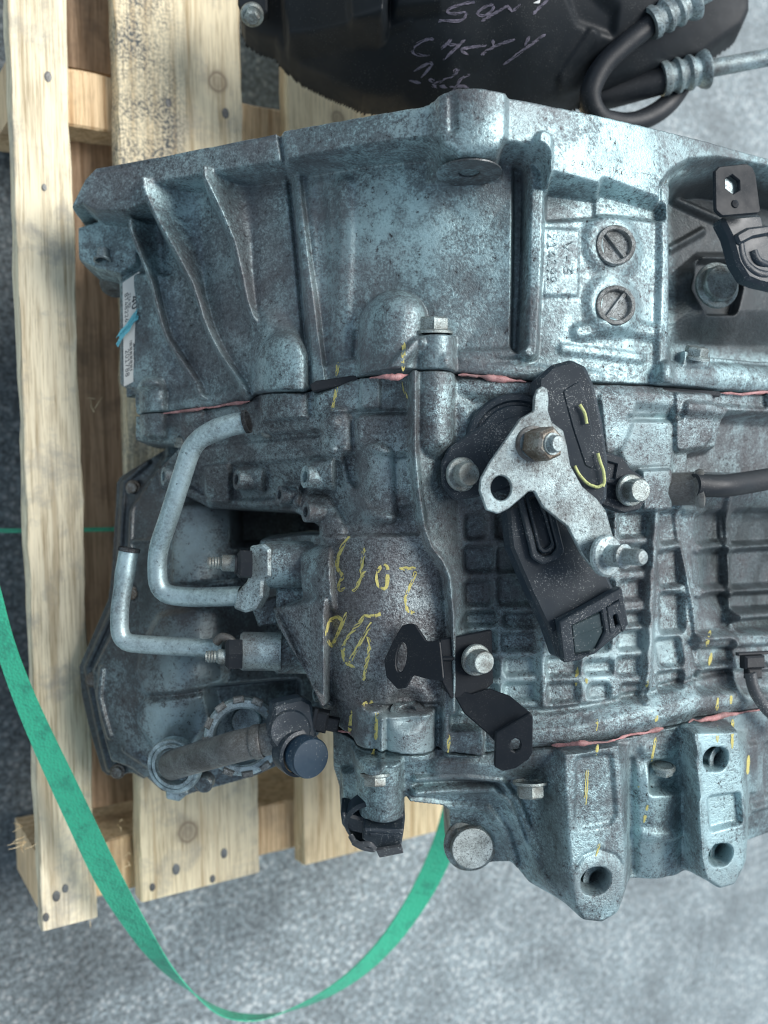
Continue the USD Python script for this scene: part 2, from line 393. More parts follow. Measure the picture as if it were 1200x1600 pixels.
# ------------------------------------------------------------------ materials
MAT = {}
def mat(name, nodes, links, surface='p.BSDF'):
    MAT[name] = usdkit.material(stage, '/World/Looks/' + name, nodes, links, surface=surface)
def cast(name, dark, mid, light, metallic=0.6, rough=(0.45, 0.68), scale=38, speck=0.5, pit=1.0, dust=0.0, grime=(0.03, 0.028, 0.027), grimeamt=0.5, shift=0.0):
    """old cast aluminium: cloudy oxide, fine black pits, dull grime in patches"""
    mat(name, {
        'g': ('geometry', {}),
        'm': ('mapping', {'mapping_type': 'point', 'location': (shift, shift * 0.7, 0)}),
        'n1': ('noise_texture', {'scale': scale, 'detail': 6, 'roughness': 0.62, 'distortion': 0.3}),
        'n2': ('noise_texture', {'scale': scale * 9, 'detail': 4, 'roughness': 0.75}),
        'n3': ('noise_texture', {'scale': scale * 24, 'detail': 2, 'roughness': 0.6}),
        'n4': ('noise_texture', {'scale': scale * 0.42, 'detail': 5, 'roughness': 0.6}),
        'a': ('math', {'math_type': 'multiply', 'value2': 0.55}),
        'a2': ('math', {'math_type': 'multiply_add', 'value2': 0.45}),
        'n5': ('noise_texture', {'scale': scale * 0.8, 'detail': 3, 'roughness': 0.6}), 'k5': ('map_range', {'from_min': 0.38, 'from_max': 0.62, 'to_min': 0.5, 'to_max': 1.15, 'clamp': True}),
        'sm': ('mix_float', {'a': 0.5}), 'av': ('math', {'math_type': 'multiply', 'value2': 0.42}),
        'a3': ('math', {'math_type': 'multiply_add', 'value2': 0.58}),
        'at': ('attribute', {'attribute': 'oil'}), 'ao': ('attribute', {'attribute': 'oxide'}), 'a4': ('math', {'math_type': 'multiply_add', 'value2': 0.075}),  # oil stains and recess shade share this darkening mask
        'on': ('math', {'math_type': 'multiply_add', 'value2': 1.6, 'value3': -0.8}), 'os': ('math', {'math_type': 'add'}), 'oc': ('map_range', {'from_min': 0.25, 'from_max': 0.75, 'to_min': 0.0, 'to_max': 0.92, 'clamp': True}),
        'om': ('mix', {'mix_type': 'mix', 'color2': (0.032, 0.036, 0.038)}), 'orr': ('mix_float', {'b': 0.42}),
        'r': ('rgb_ramp', {'ramp': [(0.40, dark), (0.495, mid), (0.565, light), (0.65, tuple(min(1, c * 1.15) for c in light))]}),
        'pr': ('rgb_ramp', {'ramp': [(0.30 + 0.1 * speck, (0, 0, 0)), (0.36 + 0.1 * speck, (1, 1, 1))]}),
        'pm': ('mix', {'mix_type': 'mix', 'color1': (0.03, 0.032, 0.034)}),
        'as': ('attribute', {'attribute': 'skin'}), 'skm': ('math', {'math_type': 'multiply', 'value2': 0.7}), 'skr': ('rgb_ramp', {'ramp': [(0.40, (0.07, 0.066, 0.07)), (0.50, (0.155, 0.152, 0.158)), (0.60, (0.30, 0.315, 0.32))]}), 'skx': ('mix', {'mix_type': 'mix'}),  # purple-grey of unlit faces mixed into the base colour
        'gr': ('rgb_ramp', {'ramp': [(0.42, (0, 0, 0)), (0.66, (1, 1, 1))]}),
        'gm': ('math', {'math_type': 'multiply', 'value2': grimeamt}),
        'gx': ('mix', {'mix_type': 'mix', 'color2': grime}),
        'dr': ('rgb_ramp', {'ramp': [(0.665, (0, 0, 0)), (0.70, (1, 1, 1))]}),
        'dm': ('math', {'math_type': 'multiply', 'value2': dust}),
        'dx': ('mix', {'mix_type': 'mix', 'color2': (0.62, 0.62, 0.58)}),
        'rr': ('map_range', {'from_min': 0.35, 'from_max': 0.65, 'to_min': rough[1], 'to_max': rough[0], 'clamp': True}),
        'mr': ('map_range', {'from_min': 0.0, 'from_max': 1.0, 'to_min': metallic, 'to_max': metallic * 0.35, 'clamp': True}),
        'b': ('bump', {'strength': 0.35 * pit, 'distance': 0.0007}),
        'b2': ('bump', {'strength': 0.25 * pit, 'distance': 0.0015}),
        'p': ('principled_bsdf', {}),
    }, [('g.position', 'm.vector'), ('m.vector', 'n1.vector'), ('m.vector', 'n2.vector'), ('m.vector', 'n3.vector'), ('m.vector', 'n4.vector'),
        ('n2.fac', 'a.value1'), ('n3.fac', 'a2.value1'), ('a.value', 'a2.value3'), ('m.vector', 'n5.vector'), ('n5.fac', 'k5.value'), ('k5.result', 'sm.fac'), ('a2.value', 'sm.b'), ('n1.fac', 'av.value1'), ('sm.result', 'a3.value1'), ('av.value', 'a3.value3'),
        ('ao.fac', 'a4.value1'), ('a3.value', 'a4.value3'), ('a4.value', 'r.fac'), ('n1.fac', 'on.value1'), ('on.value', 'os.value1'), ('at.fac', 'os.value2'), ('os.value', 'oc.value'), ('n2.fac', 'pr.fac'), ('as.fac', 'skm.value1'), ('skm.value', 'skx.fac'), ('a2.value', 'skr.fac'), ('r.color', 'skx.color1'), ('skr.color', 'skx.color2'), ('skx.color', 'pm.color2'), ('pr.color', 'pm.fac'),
        ('n4.fac', 'gr.fac'), ('gr.color', 'gm.value1'), ('gm.value', 'gx.fac'), ('pm.color', 'gx.color1'),
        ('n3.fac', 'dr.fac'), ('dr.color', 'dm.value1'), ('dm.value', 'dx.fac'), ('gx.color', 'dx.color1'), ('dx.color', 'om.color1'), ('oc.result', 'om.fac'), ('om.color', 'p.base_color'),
        ('a3.value', 'rr.value'), ('rr.result', 'orr.a'), ('oc.result', 'orr.fac'), ('orr.result', 'p.roughness'), ('gm.value', 'mr.value'), ('mr.result', 'p.metallic'),
        ('n3.fac', 'b.height'), ('n2.fac', 'b2.height'), ('b.normal', 'b2.normal'), ('b2.normal', 'p.normal')])
cast('cast_bell', (0.085, 0.098, 0.105), (0.165, 0.222, 0.236), (0.335, 0.475, 0.495), scale=26, speck=0.2, pit=1.3, grime=(0.115, 0.112, 0.12), grimeamt=0.65, rough=(0.38, 0.62))
cast('cast_case', (0.068, 0.068, 0.073), (0.15, 0.185, 0.197), (0.345, 0.47, 0.49), scale=40, speck=0.35, pit=1.6, grimeamt=0.55, grime=(0.085, 0.078, 0.082), shift=3.1, rough=(0.40, 0.62))
cast('cast_rear', (0.075, 0.086, 0.092), (0.155, 0.208, 0.222), (0.335, 0.47, 0.49), scale=34, speck=0.25, pit=1.4, grimeamt=0.65, grime=(0.095, 0.09, 0.096), shift=7.7, rough=(0.38, 0.62))
cast('cast_pan', (0.05, 0.052, 0.055), (0.10, 0.122, 0.13), (0.235, 0.315, 0.335), scale=24, speck=0.15, pit=0.9, grimeamt=0.6, grime=(0.07, 0.06, 0.058), shift=1.3, metallic=0.55, rough=(0.26, 0.46))
cast('machined', (0.14, 0.16, 0.17), (0.32, 0.40, 0.42), (0.52, 0.64, 0.66), scale=80, speck=0.1, pit=0.6, grimeamt=0.25, rough=(0.3, 0.5), metallic=0.85)
cast('bolt_steel', (0.11, 0.11, 0.10), (0.26, 0.30, 0.295), (0.42, 0.50, 0.49), scale=120, speck=0.5, pit=0.9, grimeamt=0.5, grime=(0.10, 0.075, 0.05), rough=(0.34, 0.56), metallic=0.8)
cast('zinc_plate', (0.13, 0.145, 0.15), (0.31, 0.38, 0.39), (0.48, 0.60, 0.61), scale=70, speck=0.5, pit=0.7, grimeamt=0.4, grime=(0.14, 0.11, 0.09), rough=(0.36, 0.58), metallic=0.75)
cast('pipe_alu', (0.20, 0.25, 0.26), (0.37, 0.49, 0.51), (0.50, 0.65, 0.67), scale=26, speck=0.1, pit=0.35, grimeamt=0.45, grime=(0.17, 0.185, 0.19), rough=(0.36, 0.54), metallic=0.7)
cast('rusty_steel', (0.075, 0.072, 0.068), (0.13, 0.135, 0.132), (0.21, 0.225, 0.22), scale=40, speck=0.0, pit=0.5, grimeamt=0.4, grime=(0.09, 0.075, 0.062), metallic=0.4, rough=(0.36, 0.56))
cast('dark_hole', (0.012, 0.012, 0.013), (0.03, 0.032, 0.034), (0.10, 0.11, 0.115), scale=90, speck=0.5, metallic=0.6)
cast('plug_alloy', (0.08, 0.085, 0.085), (0.2, 0.21, 0.205), (0.36, 0.39, 0.39), scale=70, speck=0.5, pit=1.0, grimeamt=0.5, metallic=0.65)
def plastic(name, col, rough=0.45, dust=0.5, scale=900, spec=0.5, metallic=0.0, th=0.66):
    mat(name, {
        'g': ('geometry', {}),
        'n1': ('noise_texture', {'scale': scale, 'detail': 1.5, 'roughness': 0.6}),
        'n2': ('noise_texture', {'scale': 45, 'detail': 4, 'roughness': 0.6}),
        'dc': ('math', {'math_type': 'multiply_add', 'value2': 0.4}), 'dr': ('rgb_ramp', {'ramp': [(th + 0.2, (0, 0, 0)), (th + 0.24, (1, 1, 1))]}),
        'dm': ('math', {'math_type': 'multiply', 'value2': dust}),
        'fr': ('rgb_ramp', {'ramp': [(0.45, (0, 0, 0)), (0.75, (0.16, 0.16, 0.16))]}),
        'fz': ('separate_xyz', {}), 'fu': ('map_range', {'from_min': 0.2, 'from_max': 0.95, 'to_min': 0.0, 'to_max': dust * 1.5, 'clamp': True}), 'fm': ('math', {'math_type': 'multiply'}),
        'fx': ('mix', {'mix_type': 'mix', 'color1': col, 'color2': (0.17, 0.20, 0.23)}),
        'dx': ('mix', {'mix_type': 'mix', 'color2': (0.62, 0.63, 0.6)}),
        'rr': ('map_range', {'from_min': 0.3, 'from_max': 0.7, 'to_min': rough - 0.08, 'to_max': rough + 0.14, 'clamp': True}),
        'b': ('bump', {'strength': 0.12, 'distance': 0.0005}),
        'p': ('principled_bsdf', {'specular_ior_level': spec, 'metallic': metallic}),
    }, [('g.position', 'n1.vector'), ('g.position', 'n2.vector'), ('n2.fac', 'dc.value1'), ('n1.fac', 'dc.value3'), ('dc.value', 'dr.fac'), ('dr.color', 'dm.value1'), ('n2.fac', 'fr.fac'), ('fr.color', 'fm.value1'), ('g.normal', 'fz.vector'), ('fz.z', 'fu.value'), ('fu.result', 'fm.value2'),
        ('fm.value', 'fx.fac'), ('fx.color', 'dx.color1'), ('dm.value', 'dx.fac'), ('dx.color', 'p.base_color'), ('n2.fac', 'rr.value'), ('rr.result', 'p.roughness'),
        ('n1.fac', 'b.height'), ('b.normal', 'p.normal')])
cast('bronze_steel', (0.07, 0.055, 0.04), (0.16, 0.13, 0.10), (0.34, 0.34, 0.31), scale=90, speck=0.3, pit=0.7, grimeamt=0.3, rough=(0.35, 0.55), metallic=0.7)
cast('bolt_bright', (0.16, 0.17, 0.16), (0.52, 0.57, 0.54), (0.74, 0.80, 0.76), scale=110, speck=0.7, pit=0.6, grimeamt=0.15, grime=(0.2, 0.17, 0.13), rough=(0.42, 0.6), metallic=0.35)
plastic('black_plastic', (0.010, 0.018, 0.026), 0.42, 0.42, scale=1300, spec=0.45)
plastic('black_paint', (0.006, 0.009, 0.013), 0.5, 0.06, scale=1300, spec=0.25)
plastic('drum_black', (0.006, 0.009, 0.012), 0.55, 0.05, spec=0.35)
plastic('rubber', (0.006, 0.0085, 0.012), 0.5, 0.06)
plastic('grey_plastic', (0.035, 0.055, 0.06), 0.26, 0.2)
plastic('cap_blue', (0.012, 0.03, 0.05), 0.4, 0.45)
plastic('tie_grey', (0.05, 0.055, 0.06), 0.45, 0.4)
cast('sealant', (0.20, 0.09, 0.085), (0.44, 0.20, 0.195), (0.56, 0.31, 0.30), scale=130, speck=0.2, pit=0.8, grimeamt=0.6, grime=(0.12, 0.085, 0.08), metallic=0.0, rough=(0.45, 0.65))
plastic('label_white', (0.62, 0.62, 0.58), 0.55, 0.1)
plastic('label_ink', (0.05, 0.055, 0.06), 0.6, 0.0)
plastic('sticker_white', (0.75, 0.76, 0.73), 0.5, 0.0)
plastic('foil_torn', (0.12, 0.42, 0.50), 0.4, 0.5)
def chalk(name, col, lo=0.44, hi=0.56, scale=1100):
    mat(name, {'g': ('geometry', {}), 'n': ('noise_texture', {'scale': scale, 'detail': 3, 'roughness': 0.7}),
               'r': ('rgb_ramp', {'ramp': [(lo, (0, 0, 0)), (hi, (1, 1, 1))]}),
               'p': ('principled_bsdf', {'base_color': col, 'roughness': 0.9}), 't': ('transparent_bsdf', {}), 'x': ('mix_closure', {})},
        [('g.position', 'n.vector'), ('n.fac', 'r.fac'), ('r.color', 'x.fac'), ('t.BSDF', 'x.closure1'), ('p.BSDF', 'x.closure2')], surface='x.closure')
chalk('chalk_yellow', (0.56, 0.50, 0.17), 0.22, 0.50, 1300)
chalk('chalk_pale', (0.17, 0.155, 0.20), 0.22, 0.62, 300)
chalk('ink_grey', (0.16, 0.17, 0.19), 0.36, 0.5, 1500)
chalk('paint_yellow_green', (0.55, 0.58, 0.25), 0.36, 0.46)
def wood(name, base, dark, stain, grain=1.0, stain_amt=0.5, knots=(), seed=0.0, mould=None):
    nodes = {
        'g': ('geometry', {}), 'sx': ('mapping', {'mapping_type': 'point', 'scale': (150, 5, 150), 'location': (seed, seed, seed)}),
        'n1': ('noise_texture', {'scale': 1, 'detail': 5, 'roughness': 0.6, 'distortion': 0.4}),
        's2': ('mapping', {'mapping_type': 'point', 'scale': (650, 22, 650), 'location': (seed, 0, 0)}),
        'n2': ('noise_texture', {'scale': 1, 'detail': 3, 'roughness': 0.7}),
        'n3': ('noise_texture', {'scale': 26, 'detail': 7, 'roughness': 0.68, 'distortion': 0.2}),
        'r': ('rgb_ramp', {'ramp': [(0.36, dark), (0.5, base), (0.68, tuple(min(1, c * 1.12) for c in base))]}),
        'r2': ('rgb_ramp', {'ramp': [(0.34, (0.55, 0.50, 0.44)), (0.52, (1, 1, 1))]}),
        'm2': ('mix', {'mix_type': 'multiply', 'fac': 0.8 * grain}),
        'r3': ('rgb_ramp', {'ramp': [(0.50, (0, 0, 0)), (0.66, (1, 1, 1))]}),
        'f3': ('math', {'math_type': 'multiply', 'value2': stain_amt}),
        'm3': ('mix', {'mix_type': 'mix', 'color2': stain}),
        'b': ('bump', {'strength': 0.4, 'distance': 0.0012}),
        'p': ('principled_bsdf', {'roughness': 0.75, 'specular_ior_level': 0.3})}
    links = [('g.position', 'sx.vector'), ('sx.vector', 'n1.vector'), ('g.position', 's2.vector'), ('s2.vector', 'n2.vector'), ('g.position', 'n3.vector'),
             ('n1.fac', 'r.fac'), ('n2.fac', 'r2.fac'), ('r.color', 'm2.color1'), ('r2.color', 'm2.color2'), ('n3.fac', 'r3.fac'), ('r3.color', 'f3.value1'),
             ('m2.color', 'm3.color1'), ('f3.value', 'm3.fac'), ('n2.fac', 'b.height'), ('b.normal', 'p.normal')]
    last = 'm3.color'
    if mould:                                                          # a dark mouldy stripe along one edge: x0..x1
        nodes.update({'xs': ('separate_xyz', {}), 'mw': ('map_range', {'from_min': mould[0], 'from_max': mould[1], 'to_min': 1.0, 'to_max': 0.0, 'clamp': True}),
                      'mn': ('noise_texture', {'scale': 380, 'detail': 4, 'roughness': 0.7}), 'mr': ('rgb_ramp', {'ramp': [(0.44, (0, 0, 0)), (0.56, (1, 1, 1))]}),
                      'my': ('map_range', {'from_min': mould[2], 'from_max': mould[3], 'to_min': 0.0, 'to_max': 1.0, 'clamp': True}), 'mg': ('rgb_ramp', {'ramp': [(0.38, (0.25, 0.25, 0.25)), (0.6, (1, 1, 1))]}), 'm5': ('math', {'math_type': 'multiply'}), 'm6': ('math', {'math_type': 'multiply'}), 'mm': ('math', {'math_type': 'multiply'}), 'mx': ('mix', {'mix_type': 'mix', 'color2': (0.09, 0.10, 0.10)})})
        links += [('g.position', 'xs.vector'), ('xs.x', 'mw.value'), ('g.position', 'mn.vector'), ('mn.fac', 'mr.fac'), ('xs.y', 'my.value'), ('n3.fac', 'mg.fac'), ('mw.result', 'm5.value1'), ('my.result', 'm5.value2'), ('m5.value', 'm6.value1'), ('mg.color', 'm6.value2'), ('m6.value', 'mm.value1'), ('mr.color', 'mm.value2'), ('mm.value', 'mx.fac'), (last, 'mx.color1')]
        last = 'mx.color'
    for k, (c, rad) in enumerate(knots):
        nodes.update({f'kd{k}': ('vector_math', {'math_type': 'distance', 'vector2': c}), f'kn{k}': ('noise_texture', {'scale': 90, 'detail': 3}),
                      f'ka{k}': ('math', {'math_type': 'multiply_add', 'value2': rad * 0.5}),
                      f'km{k}': ('map_range', {'from_min': 0.0, 'from_max': rad * 2.4, 'to_min': 0.0, 'to_max': 1.0, 'clamp': True}), f'kr{k}': ('rgb_ramp', {'ramp': [(0.0, (0.75,) * 3), (0.12, (0.5,) * 3), (0.3, (0.6,) * 3), (0.42, (0.42,) * 3), (0.48, (0.95,) * 3), (0.56, (0.55,) * 3), (0.66, (0.22,) * 3), (1.0, (0, 0, 0))]}),
                      f'kx{k}': ('mix', {'mix_type': 'mix', 'color2': (0.25, 0.19, 0.13)})})
        links += [('g.position', f'kd{k}.vector1'), ('g.position', f'kn{k}.vector'), (f'kn{k}.fac', f'ka{k}.value1'), (f'kd{k}.value', f'ka{k}.value3'), (f'ka{k}.value', f'km{k}.value'), (f'km{k}.result', f'kr{k}.fac'), (f'kr{k}.color', f'kx{k}.fac'), (last, f'kx{k}.color1')]
        last = f'kx{k}.color'
    mat(name, nodes, links + [(last, 'p.base_color')])
DECK = 0.145
wood('wood_outer', (0.80, 0.71, 0.51), (0.57, 0.47, 0.31), (0.30, 0.29, 0.26), stain_amt=0.6, seed=1.0)
wood('wood_second', (0.80, 0.69, 0.47), (0.58, 0.45, 0.27), (0.30, 0.28, 0.24), stain_amt=0.5, seed=5.0, mould=(z_hit(262, 150, DECK)[0], z_hit(300, 150, DECK)[0], z_hit(250, 900, DECK)[1], z_hit(250, 500, DECK)[1]),
     knots=[(tuple(z_hit(340, 128, DECK)), 0.0085), (tuple(z_hit(293, 1300, DECK)), 0.009)])
wood('wood_third', (0.80, 0.65, 0.41), (0.58, 0.41, 0.22), (0.3, 0.24, 0.16), stain_amt=0.3, seed=9.0, knots=[(tuple(z_hit(528, 185, DECK)), 0.006)])
wood('wood_shaded', (0.55, 0.38, 0.25), (0.34, 0.22, 0.13), (0.16, 0.12, 0.09), stain_amt=0.5, seed=14.0)  # creamy pallet wood browned for the shade below the deck
wood('wood_stringer', (0.72, 0.54, 0.33), (0.52, 0.34, 0.18), (0.28, 0.22, 0.16), stain_amt=0.35, seed=20.0)
mat('concrete', {
    'g': ('geometry', {}), 'n1': ('noise_texture', {'scale': 9, 'detail': 6, 'roughness': 0.65}), 'n2': ('noise_texture', {'scale': 170, 'detail': 4, 'roughness': 0.75}),
    'v': ('voronoi_texture', {'scale': 125}), 'vr': ('rgb_ramp', {'ramp': [(0.16, (1, 1, 1)), (0.42, (0, 0, 0))]}),
    'r': ('rgb_ramp', {'ramp': [(0.35, (0.145, 0.175, 0.185)), (0.5, (0.185, 0.225, 0.238)), (0.68, (0.235, 0.285, 0.30))]}),
    'r2': ('rgb_ramp', {'ramp': [(0.35, (0.45, 0.45, 0.45)), (0.5, (1, 1, 1)), (0.64, (1.8, 1.8, 1.8))]}),
    'm': ('mix', {'mix_type': 'multiply', 'fac': 1.0}), 'vq': ('rgb_ramp', {'ramp': [(0.35, (0.12, 0.12, 0.12)), (0.62, (1, 1, 1))]}), 'vm': ('mix', {'mix_type': 'multiply', 'fac': 1.0}), 'm2': ('mix', {'mix_type': 'mix', 'color2': (0.58, 0.62, 0.62)}), 'mf': ('math', {'math_type': 'multiply', 'value2': 0.85}),
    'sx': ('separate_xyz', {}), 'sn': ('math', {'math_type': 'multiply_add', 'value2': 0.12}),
    'sr': ('map_range', {'from_min': float(z_hit(90, 800, 0)[0] + 0.06), 'from_max': float(z_hit(230, 800, 0)[0] + 0.06), 'to_min': 0.55, 'to_max': 1.0, 'clamp': True}),  # left side of the ground darkened: shade put into the colour
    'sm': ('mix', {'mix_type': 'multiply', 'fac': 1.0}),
    'b': ('bump', {'strength': 0.6, 'distance': 0.003}), 'p': ('principled_bsdf', {'roughness': 0.55, 'specular_ior_level': 0.5})},
    [('g.position', 'n1.vector'), ('g.position', 'n2.vector'), ('g.position', 'v.vector'), ('n1.fac', 'r.fac'), ('n2.fac', 'r2.fac'), ('r.color', 'm.color1'), ('r2.color', 'm.color2'),
     ('v.distance', 'vr.fac'), ('vr.color', 'vm.color1'), ('n1.fac', 'vq.fac'), ('vq.color', 'vm.color2'), ('vm.color', 'mf.value1'), ('mf.value', 'm2.fac'), ('m.color', 'm2.color1'),
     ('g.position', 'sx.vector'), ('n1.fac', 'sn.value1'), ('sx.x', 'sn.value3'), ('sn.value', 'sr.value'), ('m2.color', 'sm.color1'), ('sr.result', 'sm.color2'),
     ('sm.color', 'p.base_color'), ('n2.fac', 'b.height'), ('b.normal', 'p.normal')])
mat('strap_green', {
    'g': ('geometry', {}), 'n': ('noise_texture', {'scale': 60, 'detail': 6, 'roughness': 0.75}), 'r': ('rgb_ramp', {'ramp': [(0.50, (0, 0, 0)), (0.64, (0.5, 0.5, 0.5))]}),
    'm': ('mix', {'mix_type': 'mix', 'color1': (0.045, 0.43, 0.255), 'color2': (0.025, 0.13, 0.10)}),
    'w': ('voronoi_texture', {'scale': 420}), 'b': ('bump', {'strength': 0.5, 'distance': 0.0012}),
    'p': ('principled_bsdf', {'roughness': 0.30})},
    [('g.position', 'n.vector'), ('n.fac', 'r.fac'), ('r.color', 'm.fac'), ('m.color', 'p.base_color'), ('g.position', 'w.vector'), ('w.distance', 'b.height'), ('b.normal', 'p.normal')])


# ------------------------------------------------------------------ ground, pallet
gr = trimesh.Trimesh([[-8, -8, 0], [8, -8, 0], [8, 8, 0], [-8, 8, 0]], [[0, 1, 2], [0, 2, 3]], process=False)
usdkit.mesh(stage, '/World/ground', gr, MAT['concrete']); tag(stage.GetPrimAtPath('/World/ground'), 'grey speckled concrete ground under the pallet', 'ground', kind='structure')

def plank(x0, x1, y0, y1, z0, z1, seed, bev=0.0015, skew=0.0, ny=60):
    """a sawn board lying along y (or along x when wider that way), with slightly wavy edges"""
    g = np.random.default_rng(seed)
    along_y = abs(y1 - y0) > abs(x1 - x0)
    L0, L1, w0, w1 = (y0, y1, x0, x1) if along_y else (x0, x1, y0, y1)
    sec = [(w0 + bev, z0), (w1 - bev, z0), (w1, z0 + bev), (w1, z1 - bev), (w1 - bev, z1), (w0 + bev, z1), (w0, z1 - bev), (w0, z0 + bev)]
    t = np.linspace(L0, L1, ny); k = len(sec); V = []
    ph = g.random(8) * 9
    for i, s in enumerate(t):
        wob = 0.0007 * np.sin(s * 31 + ph) + 0.0005 * np.sin(s * 90 + ph * 2) + 0.0003 * g.standard_normal(k)
        for (w, z), q in zip(sec, wob):
            ww = w + q * (1 if w > (w0 + w1) / 2 else -1) + skew * (s - L0)
            V.append((ww, s, z + 0.3 * q) if along_y else (s, ww, z + 0.3 * q))
    f = []
    for i in range(ny - 1):
        for j in range(k):
            a, b = i * k + j, i * k + (j + 1) % k
            f += [(a, b, b + k), (a, b + k, a + k)]
    for o, fl in ((0, 1), ((ny - 1) * k, 0)):
        for j in range(1, k - 1): f.append((o, o + j + 1, o + j) if fl else (o, o + j, o + j + 1))
    m = trimesh.Trimesh(V, f, process=False)
    m.fix_normals()
    return m
pal = thing('wooden_pallet', (*z_hit(300, 800, DECK)[:2], 0), 'pale weathered wooden pallet under the gearbox', 'pallet')
def X(px, py, z=DECK): return z_hit(px, py, z)[0]
def Y(px, py, z=DECK): return z_hit(px, py, z)[1]
TH = 0.020
ytop = 0.62
def board(xl, xr, yend, matn, seed, th=TH):
    skew = (xl[1] - xl[0]) / (yend - ytop) if False else 0.0
    return emit(pal, 'deck_board', plank(xl, xr, yend, ytop, DECK - th, DECK, seed), matn, 25)
xl1, xr1 = X(39, 730), X(128, 730)
board(xl1, xr1, Y(88, 1450), 'wood_outer', 1)
xl2, xr2 = X(203, 800), X(393, 800)
board(xl2, xr2, Y(300, 1390), 'wood_second', 2)
xl3, xr3 = X(446, 200), X(622, 158)
xl3 = 0.5 * (X(446, 200) + X(478, 1330)); xr3 = X(706, 1290)
board(xl3, xr3, Y(600, 1320), 'wood_third', 3)
board(xr3 + 0.018, X(862, 170), Y(600, 1320) + 0.004, 'wood_second', 4)
# stringers run across under the boards
zs = DECK - TH - 0.0005
yS2 = (Y(165, 1398, zs), Y(165, 1312, zs)); yS1 = (Y(150, 203, zs), Y(150, 116, zs))
xe0, xe1 = xl1 + 0.002, X(862, 170)
for n, (a, b) in enumerate((yS2, yS1)):
    emit(pal, 'stringer', plank(xe0, xe1, a, b, 0.022, zs, 20 + n, bev=0.002, ny=40), 'wood_stringer', 25)
zb = 0.0215
for n, (a, b) in enumerate(((X(108, 500, zb), X(212, 500, zb)), (X(470, 1300, zb) , X(560, 1300, zb)))):
    if n == 0: emit(pal, 'bottom_board', plank(a, b, yS2[0] + 0.004, ytop, 0.002, zb, 30 + n), 'wood_shaded', 25)
# a loose plank, its brown holding the deck's shade, lying between the stringers' height, under the gap
emit(pal, 'lower_plank', plank(X(120, 700, 0.085), X(216, 700, 0.085), Y(150, 1262, 0.085), Y(150, 205, 0.085), 0.067, 0.085, 41), 'wood_shaded', 25)
emit(pal, 'lower_plank', plank(X(120, 700, 0.085), X(216, 700, 0.085), Y(150, 112, 0.085), ytop, 0.067, 0.085, 42), 'wood_shaded', 25)
for (px, py, r) in ((75, 120, 4.5), (69, 293, 3), (263, 161, 4), (352, 177, 5), (88, 1400, 5), (72, 1433, 4), (275, 1358, 5.5), (350, 1333, 5), (332, 1373, 4), (238, 1386, 4), (102, 1388, 4)):
    p = z_hit(px, py, DECK); m = lathe([(0.0001, -0.004), (r * 0.0005, -0.004), (r * 0.0005, 0.0006), (r * 0.0003, 0.0009), (0.00005, 0.0007)], 12)
    m.apply_scale([1.3, 1.9, 1]); m.apply_translation(p); emit(pal, 'nail_head', m, 'rusty_steel', 40)
# splinters at the sawn ends
g = np.random.default_rng(5); sp = []
for (px, py) in ((35, 1300), (38, 1310), (34, 1322), (200, 1400), (470, 1320), (185, 1290), (140, 1430), (205, 1330), (150, 640)):
    for k in range(3):
        p = z_hit(px + g.normal() * 3, py + g.normal() * 8, DECK - 0.006)
        q = p + np.array([g.normal() * 0.006 - 0.004, g.normal() * 0.006, -0.002 + g.random() * 0.006])
        sp.append(tube([p, (p + q) / 2 + g.normal(size=3) * 0.001, q], [0.0004, 0.0003, 0.0001], 5))
path = emit(pal, 'splinters', sp, 'wood_third', 40); tag(stage.GetPrimAtPath(path), kind='stuff')

# ------------------------------------------------------------------ green strap
def ribbon(keys, n=160, th=0.0011):
    """keys: (px, py, d, half-width vector du, dv, dw in pixels) -> a band with thickness, woven edges"""
    k = np.array(keys, float)
    P = cam_pt(k[:, 0], k[:, 1], k[:, 2]); Wv = .88 * np.c_[k[:, 3], -k[:, 4], k[:, 5]] * (k[:, 2:3] / F)
    c = spline(P, n); 
    t = np.r_[0, np.cumsum(np.linalg.norm(np.diff(P, axis=0), axis=1) ** 0.5)]
    from scipy.interpolate import PchipInterpolator
    w = PchipInterpolator(t, Wv)(np.linspace(0, t[-1], n))
    T = np.gradient(c, axis=0); N = np.cross(T, w); N /= np.linalg.norm(N, axis=1, keepdims=True) + 1e-12
    V, f = [], []
    cols = [(-1, -1), (-0.5, -1), (0, -1), (0.5, -1), (1, -1), (1, 1), (0.5, 1), (0, 1), (-0.5, 1), (-1, 1)]
    for i in range(n):
        for a, b in cols: V.append(c[i] + a * w[i] + N[i] * b * th / 2)
    m = len(cols)
    for i in range(n - 1):
        for j in range(m):
            a, b = i * m + j, i * m + (j + 1) % m
            f += [(a, b, b + m), (a, b + m, a + m)]
    for o, fl in ((0, 0), ((n - 1) * m, 1)):
        for j in range(1, m - 1): f.append((o, o + j + 1, o + j) if fl else (o, o + j, o + j + 1))
    me = trimesh.Trimesh(world(np.array(V)), f, process=False); me.fix_normals()
    return me
